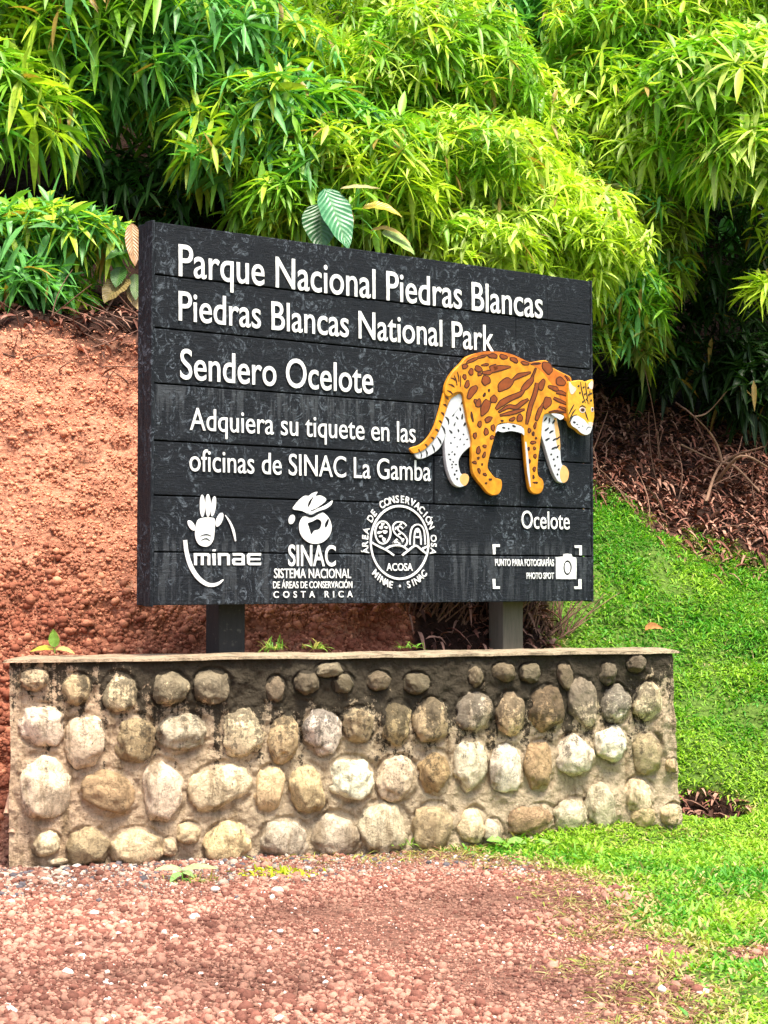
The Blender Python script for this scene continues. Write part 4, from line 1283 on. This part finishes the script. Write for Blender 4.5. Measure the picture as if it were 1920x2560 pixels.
# ------------------------------------------------------------------ grass, pebbles, clods, litter (uncountable ground cover)
def grass():
    n = 230000
    x = RNG.uniform(0.1, 3.1, n); y = RNG.uniform(4.9, 12.2, n)
    tmv = turf_mask(x, y)
    k = RNG.uniform(size=n) < tmv * (1 - 0.75 * sstep(0.2, 0.45, fbm(np.stack((x, y, 0 * x), 1) * 2.9, 3, 75)))
    # sparse straw in front of the wall and round the turf edge
    x, y = x[k], y[k]
    n = len(x)
    base, _ = soil(x, y)
    d = y - foot(x)
    az = RNG.uniform(0, 6.28, n); el = RNG.uniform(0.15, 1.2, n)
    dirs = np.stack((np.cos(az) * np.cos(el), np.sin(az) * np.cos(el), np.sin(el)), 1)
    pl = np.clip(1 + 0.9 * fbm(base * 2.6, 3, 73), 0.45, 1.8)
    L = RNG.uniform(0.03, 0.078, n) * pl; W = RNG.uniform(0.007, 0.0145, n)
    pn = fbm(base * 1.3, 3, 71)[:, None]; rn = RNG.uniform(size=(n, 1))
    ca, cb, cd = np.array((0.065, 0.27, 0.018)), np.array((0.31, 0.50, 0.04)), np.array((0.46, 0.40, 0.16))
    mixv = np.clip(0.5 + pn * 1.5 + (rn - 0.5) * 0.9, 0, 1)
    col = ca * (1 - mixv) + cb * mixv
    front = (sstep(8.8, 7.0, y) * 0.4 + 0.06)[:, None]
    dryv = (RNG.uniform(size=(n, 1)) < front * 0.35)
    edge = (turf_mask(x - 0.08, y) < 0.6)[:, None] & (RNG.uniform(size=(n, 1)) < 0.55)
    col = np.where(dryv | edge, cd * RNG.uniform(0.7, 1.2, (n, 1)), col)
    v, q, c, u = leaf_arrays(base, dirs, L, W, RNG.uniform(0.2, 1.0, n), col, 4, 0.1)
    o = link('grass', npmesh('grass', v, q, M['grass'], True, tint=c, uv=u))
    tag(o, 'short bright green grass covering the slope right of the wall', 'grass', kind='stuff')
    # dry straw and thin grass at the turf margin and the wall foot
    n = 60000
    x = RNG.uniform(-0.6, 2.6, n); y = RNG.uniform(4.9, 8.9, n)
    tmv = turf_mask(x + 0.36, y) * (1 - turf_mask(x - 0.05, y)) * np.clip(0.55 + 1.6 * fbm(np.stack((x, y, 0 * x), 1) * 3.5, 3, 77), 0.05, 1)
    wl = sstep(0.5, 0.06, 8.0 + (x - WP[0]) * 0.3096 - y) * (y < 8.0 + (x - WP[0]) * 0.3096 - 0.04) * sstep(-0.9, 0.3, x)
    k = RNG.uniform(size=n) < np.clip(tmv * 0.8 + wl * 0.55, 0, 1)
    x, y = x[k], y[k]; n = len(x)
    base, _ = soil(x, y)
    az = RNG.uniform(0, 6.28, n); el = RNG.uniform(0.05, 0.7, n)
    dirs = np.stack((np.cos(az) * np.cos(el), np.sin(az) * np.cos(el), np.sin(el)), 1)
    g = RNG.uniform(size=(n, 1))
    col = np.where(g < 0.42, np.array((0.40, 0.33, 0.15)), np.where(g < 0.8, np.array((0.30, 0.33, 0.07)), np.array((0.2, 0.11, 0.06)))) * RNG.uniform(0.7, 1.2, (n, 1))
    v, q, c, u = leaf_arrays(base, dirs, RNG.uniform(0.03, 0.09, n), RNG.uniform(0.004, 0.008, n), RNG.uniform(0.1, 0.6, n), col, 4, 0.1)
    o = link('dry_grass', npmesh('dry_grass', v, q, M['grass'], True, tint=c, uv=u))
    tag(o, 'thin straw coloured grass along the edge of the turf and the wall foot', 'dry grass', kind='stuff')


grass()


def scatter_stones(name, label, cat, P, size, col, squash=0.6, nrm=None, kind='stuff', sub=1):
    bv, bf = ICO[sub]
    n = len(P)
    # random rotation + lumps
    q = RNG.normal(size=(n, 4)); q /= np.linalg.norm(q, axis=1)[:, None]
    w_, x_, y_, z_ = q.T
    R = np.stack((np.stack((1 - 2 * (y_ * y_ + z_ * z_), 2 * (x_ * y_ - z_ * w_), 2 * (x_ * z_ + y_ * w_)), -1),
                  np.stack((2 * (x_ * y_ + z_ * w_), 1 - 2 * (x_ * x_ + z_ * z_), 2 * (y_ * z_ - x_ * w_)), -1),
                  np.stack((2 * (x_ * z_ - y_ * w_), 2 * (y_ * z_ + x_ * w_), 1 - 2 * (x_ * x_ + y_ * y_)), -1)), 1)
    sc = RNG.uniform(0.6, 1.25, (n, 1, 3))
    loc = bv[None] * (1 + RNG.uniform(-0.16, 0.16, (n, len(bv), 1))) * sc
    v = np.einsum('nij,nkj->nki', R, loc)
    v[:, :, 2] *= squash
    v = v * size[:, None, None] + P[:, None]
    f = (np.arange(n) * len(bv))[:, None, None] + bf[None]
    c = np.repeat(col, len(bv), axis=0)
    o = link(name, npmesh(name, v.reshape(-1, 3), f.reshape(-1, 3), M['pebble'], True, tint=c))
    return tag(o, label, cat, kind=kind)


def pebbles():
    n = 120000
    y = 4.95 + (8.9 - 4.95) * RNG.uniform(size=n) ** 1.0
    x = RNG.uniform(-2.4, 2.3, n)
    wl = 8.0 + (x - WP[0]) * 0.3096
    k = (y < np.where(x > -1.7, wl - 0.02, wl + 0.5)) & (RNG.uniform(size=n) > turf_mask(x, y) * 1.1)
    x, y = x[k], y[k]; n = len(x)
    P, _ = soil(x, y)
    size = 0.0050 * np.exp(RNG.normal(0, 0.52, n)); size *= np.clip(1 + 1.1 * fbm(P * 1.9, 3, 83), 0.45, 2.0); size = np.minimum(size, 0.024)
    bare = RNG.uniform(size=n) < sstep(0.12, 0.4, fbm(P * np.array((0.9, 1.5, 1)), 3, 87)) * 0.85
    P[bare, 2] -= 0.05
    dist = np.where(x > -1.7, 8.0 + (x - WP[0]) * 0.3096 - y, 2)
    nearw = sstep(1.1, 0.2, dist + 0.35 * fbm(P * 2, 3, 81))[:, None]
    red = np.array((0.42, 0.215, 0.155)); dk = np.array((0.21, 0.085, 0.06)); gr = np.array((0.42, 0.36, 0.29)); wh = np.array((0.7, 0.64, 0.56)); cha = np.array((0.1, 0.09, 0.1))
    r = RNG.uniform(size=(n, 1))
    col = np.where(r < 0.55, red, dk) * np.clip(1 + 0.8 * fbm(P * 1.4, 3, 95), 0.6, 1.35)[:, None]
    col = np.where((RNG.uniform(size=(n, 1)) < nearw * 0.4), np.where(r < 0.55, gr * 0.8, np.where(r < 0.66, wh * 0.75, cha)), col)
    col = np.where(RNG.uniform(size=(n, 1)) < 0.012, wh, col) * RNG.uniform(0.75, 1.2, (n, 1))
    P[:, 2] += size * 0.15
    scatter_stones('gravel', 'loose pinkish red gravel on the ground before the wall', 'gravel', P, size, col, 0.85)
    # clods on the bank
    n = 120000
    x = RNG.uniform(-2.6, 1.3, n); d = RNG.uniform(-0.35, 1.5, n); y = foot(x) + d
    k = (RNG.uniform(size=n) < wbank(x, y)) & ((x < -1.75) | (d > -0.02)) & (RNG.uniform(size=n) > litter_shade_mask(x, y))
    x, y, d = x[k], y[k], d[k]; n = len(x)
    P, _ = soil(x, y)
    low = sstep(0.95, 0.2, d + 0.3 * fbm(P * np.array((1.5, 1.5, 5)), 3, 92))
    size = 0.006 * np.exp(RNG.normal(0, 0.5, n)) * (0.75 + 0.75 * low); size = np.minimum(size, 0.032)
    a, b = np.array((0.70, 0.31, 0.18)), np.array((0.24, 0.078, 0.044))
    t = np.clip(0.85 + 0.9 * fbm(P * 2.2, 3, 91) - 0.85 * low + RNG.normal(0, 0.3, n), 0, 1)[:, None]
    col = (a * t + b * (1 - t)) * RNG.uniform(0.8, 1.15, (n, 1))
    scatter_stones('soil_clods', 'crumbly orange red soil clods on the face of the cut bank', 'soil clods', P, size, col, 0.9)


pebbles()


def litter():
    # curled dead leaves and stalks on the slope right of the sign and under the board
    n = 46000
    x = RNG.uniform(-2.3, 3.0, n); y = RNG.uniform(8.3, 13.4, n)
    lmv = litter_shade_mask(x, y) * (1 - 0.6 * sstep(0.6, 0.0, x))
    k = RNG.uniform(size=n) < lmv * 0.95 * sstep(4.8, 3.6, y - foot(x)) * np.where(x < 0.6, sstep(2.2, 1.8, y - foot(x)), 1)
    x, y = x[k], y[k]; n = len(x)
    base, _ = soil(x, y)
    base[:, 2] += 0.008
    az = RNG.uniform(0, 6.28, n); el = RNG.uniform(-0.1, 0.9, n) ** 1
    dirs = np.stack((np.cos(az) * np.cos(el), np.sin(az) * np.cos(el), np.sin(el)), 1)
    g = RNG.uniform(size=(n, 1))
    col = np.where(g < 0.55, np.array((0.21, 0.085, 0.058)), np.where(g < 0.85, np.array((0.38, 0.21, 0.15)), np.array((0.07, 0.03, 0.02)))) * RNG.uniform(0.6, 1.2, (n, 1))
    v, q, c, u = leaf_arrays(base, dirs, RNG.uniform(0.05, 0.17, n), RNG.uniform(0.010, 0.03, n), RNG.uniform(0.2, 1.1, n), col, 5, 0.35)
    o = link('leaf_litter', npmesh('leaf_litter', v, q, M['dry'], True, tint=c))
    tag(o, 'brown curled dead leaves lying on the slope right of the sign', 'leaf litter', kind='stuff')
    # a tangle of dead stalks in the hollow below the board and along the bank top
    mb = MB()
    for i in range(285):
        if i < 180:
            xx = RNG.uniform(0.1, 1.05); y0 = max(foot(xx) + RNG.uniform(0.05, 0.5), SP[1] + (xx - SP[0]) * 0.7536 + 0.42)
        elif i < 240:
            xx = RNG.uniform(-2.2, -0.7); y0 = foot(xx) + RNG.uniform(1.25, 1.6)
        else:
            xx = RNG.uniform(1.2, 2.9); y0 = foot(xx) + RNG.uniform(2.0, 3.2)
        b = soil([xx], [y0])[0][0] - np.array((0, 0, 0.03))
        dr = RNG.normal(0, 0.6, 3); dr[2] = abs(dr[2]) + 0.55; dr /= np.linalg.norm(dr)
        ln = RNG.uniform(0.15, 0.6)
        if 180 <= i < 240:
            dr[2] *= 0.15; dr[1] = -abs(dr[1]); dr /= np.linalg.norm(dr); ln *= 0.6
        if i < 180:
            dr[1] = abs(dr[1]) * 0.5; dr /= np.linalg.norm(dr); ln = RNG.uniform(0.2, 0.55)
        bend = RNG.normal(0, 0.35, 3)
        if i < 180: bend = bend * 0.35; bend[1] = abs(bend[1])
        tt = np.linspace(0, 1, 7)[:, None]
        pts = b + dr * ln * tt + bend * ln * tt ** 2
        vv, qq = tube(pts, np.linspace(0.0055, 0.0018, 7), 5, 0.0006)
        mb.add(vv, qq, np.array((0.25, 0.14, 0.10)) * RNG.uniform(0.4, 1.2))
    o = mb.build('dead_stalks', M['stem'])
    tag(o, 'tangle of dry brown stalks in the dark hollow below the board and along the bank', 'dead stalks', kind='stuff')


litter()


# ------------------------------------------------------------------ small plants and odds and ends
def broad_leaf(base, d, L, Wd, droop, col, name='leaf', parent=None, org=None, mat='waxy', curl=0.25, up=None):
    """one broad leaf with a finer grid, midrib fold and wavy edge"""
    ns, nc = 14, 7
    t = np.linspace(0, 1, ns); s = np.linspace(-1, 1, nc)
    d = np.asarray(d, float); d /= np.linalg.norm(d)
    upv = np.array((0, -0.5, 0.8)) if up is None else np.asarray(up, float)
    side = np.cross(d, upv); side /= np.linalg.norm(side)
    nrm = np.cross(side, d)
    prof = np.sin(np.pi * np.clip(t, 0, 1) ** 0.75) ** 0.75; prof[0] = 0.06; prof[-1] = 0.02
    V, U = [], []
    for i in range(ns):
        for j in range(nc):
            hw = Wd / 2 * prof[i]
            p = np.asarray(base) + d * L * t[i] + side * hw * s[j] + nrm * (abs(s[j]) ** 1.4 * hw * curl + 0.03 * Wd * math.sin(t[i] * 22) * abs(s[j]))
            p = p - np.array((0, 0, 1)) * droop * L * t[i] ** 2
            V.append(p); U.append((s[j], t[i], 0))
    V = np.array(V) - (org if org is not None else 0)
    i = (np.arange(ns - 1)[:, None] * nc + np.arange(nc - 1)[None]).ravel()
    Q = np.stack((i, i + 1, i + nc + 1, i + nc), 1)
    tint = np.broadcast_to(np.array(col), (len(V), 3)) * (1 + 0.15 * fbm(V * 30, 2, 5))[:, None]
    return link(name, npmesh(name, V, Q, M[mat], True, tint=tint, uv=np.array(U)), parent)


def small_plant(name, label, cat, org, leaves, stemcol=(0.13, 0.2, 0.04), group=None, mat='waxy', stemr=0.003):
    org = np.asarray(org, float)
    root = thing(name, label, cat, tuple(org), 0, group)
    mb = MB()
    for (b, d, L, W_, dr, col) in leaves:
        b = org + np.array(b)
        broad_leaf(b, d, L, W_, dr, col, 'leaf', root, org, mat)
        tt = np.linspace(0, 1, 5)[:, None]
        pts = (org - org) * (1 - tt) + (b - org + np.array((0, 0, 1e-3))) * tt
        pts[:, 2] += 0.05 * np.linalg.norm(b - org) * np.sin(tt[:, 0] * 3.14)
        vv, qq = tube(pts, np.linspace(stemr, stemr * 0.6, 5), 5)
        mb.add(vv, qq, stemcol)
    mb.build('stem', M['stem'], root)
    return root


def details():
    sc = lambda Y: Y / (F / K)
    # broad leaf standing above the sign
    Y = 10.15
    s = sc(Y)

    def rooted(vx, vy):
        p = vat(vx, vy, Y)
        q = soil([p[0]], [Y])[0][0]
        return np.array((p[0], Y, min(p[2], q[2])))
    o = rooted(745, 560)
    A = lambda vx, vy, dy=0.0: tuple(vat(vx, vy, Y + dy) - o)
    small_plant('broadleaf_plant', 'plant with one big bluish green blade leaf rising above the sign top', 'plant', o,
                [(A(702, 408), (0.36, -0.25, -0.88), 140 * s, 74 * s, 0.10, (0.06, 0.235, 0.095)),
                 (A(690, 440, 0.04), (0.05, -0.3, -0.9), 110 * s, 80 * s, 0.05, (0.03, 0.12, 0.035))])
    o = rooted(800, 555)
    small_plant('yellowing_plant', 'small plant with curled yellow brown leaves right of the big blade leaf', 'plant', o,
                [(A(782, 452), (0.9, -0.3, 0.25), 95 * s, 44 * s, 0.5, (0.45, 0.36, 0.03)),
                 (A(800, 500), (0.85, -0.3, 0.35), 100 * s, 22 * s, 0.7, (0.40, 0.28, 0.06)),
                 (A(825, 500), (0.7, -0.4, -0.4), 90 * s, 40 * s, 0.2, (0.24, 0.38, 0.08)),
                 (A(735, 408), (0.95, -0.2, 0.1), 90 * s, 22 * s, 0.15, (0.40, 0.33, 0.12))])
    # withered climber left of the sign
    Y = 10.35
    s = sc(Y)
    o = vat(272, 700, Y)
    small_plant('withered_climber', 'withered climber with brown hanging leaves beside the left edge of the sign', 'plant', o,
                [((0.03, 0, (700 - 480) * s), (0.12, -0.3, -0.95), 105 * s, 34 * s, 0.0, (0.34, 0.18, 0.075)),
                 ((-0.0, 0, (700 - 600) * s), (-0.45, -0.5, -0.6), 80 * s, 62 * s, 0.1, (0.25, 0.19, 0.075)),
                 ((0.03, 0, (700 - 615) * s), (0.3, -0.4, -0.85), 70 * s, 34 * s, 0.0, (0.3, 0.21, 0.085)),
                 ((-0.03, 0, (700 - 575) * s), (-0.1, -0.5, -0.8), 60 * s, 36 * s, 0.0, (0.05, 0.13, 0.03)),
                 ((0.02, 0, (700 - 545) * s), (-0.7, -0.5, 0.1), 60 * s, 40 * s, 0.5, (0.05, 0.15, 0.03)),
                 ((0.05, 0, (700 - 590) * s), (0.1, -0.5, -0.85), 75 * s, 26 * s, 0.0, (0.08, 0.14, 0.04))], (0.2, 0.13, 0.08))
    # leaning stick on the bank top
    Y = 10.2
    a, b = vat(205, 722, Y), vat(245, 640, Y + 0.1)
    t = np.linspace(0, 1, 8)[:, None]
    v, q = tube(a + (b - a) * t + np.array((0.006, 0, 0.004)) * np.sin(t * 9), np.linspace(0.011, 0.006, 8), 7, 0.0008)
    tag(MB().add(v, q, (0.30, 0.20, 0.14)).build('stick', M['stem']), 'short bare stick leaning out of the top of the red bank', 'stick')
    mb = MB()
    for (x0_, y0_), (x1_, y1_) in (((14, 1760), (44, 1665)), ((25, 1800), (50, 1690))):
        a, b = vat(x0_, y0_, 7.98), vat(x1_ - 8, y1_, 8.12)
        v, q = tube(a + (b - a) * t, np.linspace(0.016, 0.010, 8), 7, 0.001)
        mb.add(v, q, (0.42, 0.25, 0.17))
    tag(mb.build('split_stake', M['stem']), 'split weathered stake leaning against the left end of the wall', 'stake')
    # dry forked branches at the right edge
    for lab, P0, segs in (('dry forked branch standing in the dead leaves at the right edge', (1525, 1060), [((1525, 1085), (1560, 1000), (1650, 965)), ((1560, 1000), (1548, 960), (1530, 930)), ((1548, 1040), (1600, 985), (1659, 1010)), ((1560, 1000), (1590, 1010), (1640, 1062))]),
                          ('thin pale twig crossing the black gap on the right', (1420, 905), [((1460, 870), (1500, 900), (1540, 940)), ((1500, 900), (1530, 890), (1570, 845)), ((1470, 960), (1560, 1000), (1600, 985))])):
        mb = MB(); Y = 12.1 if 'forked' in lab else 12.5
        for sg_ in segs:
            pp = np.array([vat(x + 0.0, y, Y + 0.15 * math.sin(x)) for x, y in sg_])
            pts = smooth_poly(pp, 5, False)
            v, q = tube(pts, np.linspace(0.013, 0.006, len(pts)) * (1 if 'forked' in lab else 0.55), 6, 0.001)
            mb.add(v, q, (0.25, 0.15, 0.10))
        tag(mb.build('dry_branch', M['stem']), lab, 'branch')
    # seedling on the wall top, left
    top = WH + 0.03
    def wl(u, y, z): return np.array((WP[0] + u * cW - y * sW, WP[1] + u * sW + y * cW, z))
    o = wl(0.22, 0.2, top)
    small_plant('seedling', 'tiny seedling with an upright lime leaf on the left end of the wall top', 'seedling', o,
                [((0.0, 0, 0.03), (-0.05, -0.2, 1), 0.085, 0.05, 0.0, (0.22, 0.42, 0.06)), ((-0.005, 0, 0.02), (-1, -0.2, 0.25), 0.11, 0.04, 0.35, (0.38, 0.34, 0.03)), ((0.005, 0, 0.02), (1, -0.3, 0.2), 0.10, 0.035, 0.4, (0.45, 0.36, 0.12))])
    rr = random.Random(4)
    def tuft(name, label, cat, o, n, L, cols, W_=0.008, spread=1.0):
        o = np.asarray(o, float)
        root = thing(name, label, cat, tuple(o))
        az = RNG.uniform(0, 6.28, n); el = RNG.uniform(0.25, 1.4, n)
        dirs = np.stack((np.cos(az) * np.cos(el), np.sin(az) * np.cos(el), np.sin(el)), 1)
        base = np.stack((RNG.normal(0, 0.03 * spread, n), RNG.normal(0, 0.02 * spread, n), np.zeros(n)), 1)
        col = np.array([cols[i] for i in RNG.integers(0, len(cols), n)]) * RNG.uniform(0.75, 1.2, (n, 1))
        v, q, c, u = leaf_arrays(base, dirs, RNG.uniform(0.5, 1.1, n) * L, RNG.uniform(0.6, 1.3, n) * W_, RNG.uniform(0.2, 0.9, n), col, 5, 0.15)
        link('blades', npmesh('blades', v, q, M['grass'], True, tint=c, uv=u), root)
        return root
    G1, G2, Y1 = (0.12, 0.3, 0.03), (0.2, 0.36, 0.05), (0.36, 0.33, 0.08)
    tuft('weed_tuft', 'small green weed tuft on the wall top below the middle of the board', 'weed', wl(1.28, 0.32, top), 45, 0.11, (G1, G2, Y1))
    tuft('weed_tuft', 'yellowish weed tuft on the wall top right of the green one', 'weed', wl(1.50, 0.33, top), 30, 0.10, (Y1, G2))
    tuft('weed_tuft', 'tiny weed on the wall top in front of the dark stalks', 'weed', wl(1.98, 0.34, top), 18, 0.09, (G2, G1))
    o = at(455, 2190, 7.75); o[2] = 0.0
    small_plant('ground_weed', 'pale green weed with long flat leaves at the wall foot on the left', 'weed', o,
                [((0, 0, 0.03), (-0.9, -0.3, 0.35), 0.13, 0.035, 0.3, (0.33, 0.5, 0.22)), ((0, 0, 0.03), (0.95, -0.1, 0.35), 0.17, 0.035, 0.3, (0.36, 0.5, 0.22)), ((0, -0.01, 0.02), (-0.3, -0.9, 0.1), 0.12, 0.035, 0.3, (0.22, 0.42, 0.12)), ((0, 0, 0.02), (0.5, -0.8, 0.25), 0.12, 0.03, 0.3, (0.3, 0.45, 0.16))])
    tuft('weed_tuft', 'thin dull grass tuft beside the pale weed at the wall foot', 'weed', o + np.array((0.07, -0.1, 0)), 60, 0.07, (Y1, G1), 0.006, 1.6)
    o = at(700, 2188, 7.85); o[2] = 0.0
    tuft('weed_tuft', 'bright yellow green moss tuft on the gravel before the white stones', 'weed', o, 170, 0.055, ((0.45, 0.5, 0.02), (0.38, 0.45, 0.03)), 0.012, 2.6)
    o = wl(1.80, -0.05, 0.03)
    tuft('weed_tuft', 'little green weed against the big grey stone at the wall foot', 'weed', o, 26, 0.07, (G1, G2), 0.014)
    o = wl(2.30, -0.10, 0.0)
    small_plant('ground_weed', 'broad leaved weed at the wall foot where the turf begins', 'weed', o,
                [((0, 0, 0.03), (-0.8, -0.4, 0.4), 0.10, 0.05, 0.3, (0.2, 0.42, 0.07)), ((0.02, 0, 0.03), (0.8, -0.5, 0.3), 0.11, 0.05, 0.3, (0.25, 0.45, 0.1)), ((0.14, 0, 0.02), (0.9, -0.4, 0.35), 0.12, 0.045, 0.35, (0.25, 0.46, 0.1)), ((0.0, -0.02, 0.02), (0.1, -0.9, 0.25), 0.09, 0.05, 0.3, (0.16, 0.36, 0.05))])
    # fallen leaf on the turf
    Y = 10.35
    o = at(1612, 1490, Y); o[2] = float(zbase(np.array([o[0]]), np.array([Y]))[0]) + 0.05
    root = thing('fallen_leaf', 'orange brown curled dead leaf lying on the grass right of the sign', 'leaf', tuple(o))
    broad_leaf(o, (0.6, -0.3, 0.3), 0.12, 0.07, 0.3, (0.42, 0.2, 0.07), 'blade', root, o, 'dry', 0.7)
    # bigger white pebbles on the gravel
    bv, bf = ICO[2]
    for i, (x, y, r_) in enumerate(((538, 2227, 11), (235, 2287, 12), (700, 2331, 8), (847, 2377, 8), (790, 2330, 8), (262, 2203, 8), (693, 2232, 15), (555, 2376, 14))):
        d = ray(x, y); t = -HC / d[2]
        p = np.array((0, 0, HC)) + d * t
        R_ = r_ * t / F
        v = bv * np.array((1.1, 0.9, 0.7)) * R_ * (1 + 0.14 * fbm(bv * 1.7 + i * 5, 2, i))[:, None]
        col = (0.72, 0.66, 0.58) if i < 6 else ((0.62, 0.55, 0.48) if i == 6 else (0.45, 0.25, 0.18))
        po = link('pebble', npmesh('pebble', v, bf, M['pebble'], True, tint=np.broadcast_to(np.array(col), (len(v), 3))))
        po.location = (p[0], p[1], R_ * 0.35)
        labs = ['white pebble on the gravel below the pale weed', 'pinkish white pebble on the gravel near the left edge', 'white pebble on bare red gravel below the moss tuft', 'lone white pebble on red gravel nearest the camera',
                'white pebble right of the one below the moss tuft', 'small white pebble close to the wall foot at the left', 'broad pale pebble just below the moss tuft', 'long reddish stone in the middle of the gravel']
        tag(po, labs[i], 'pebble', 'larger pebbles on the gravel')


details()
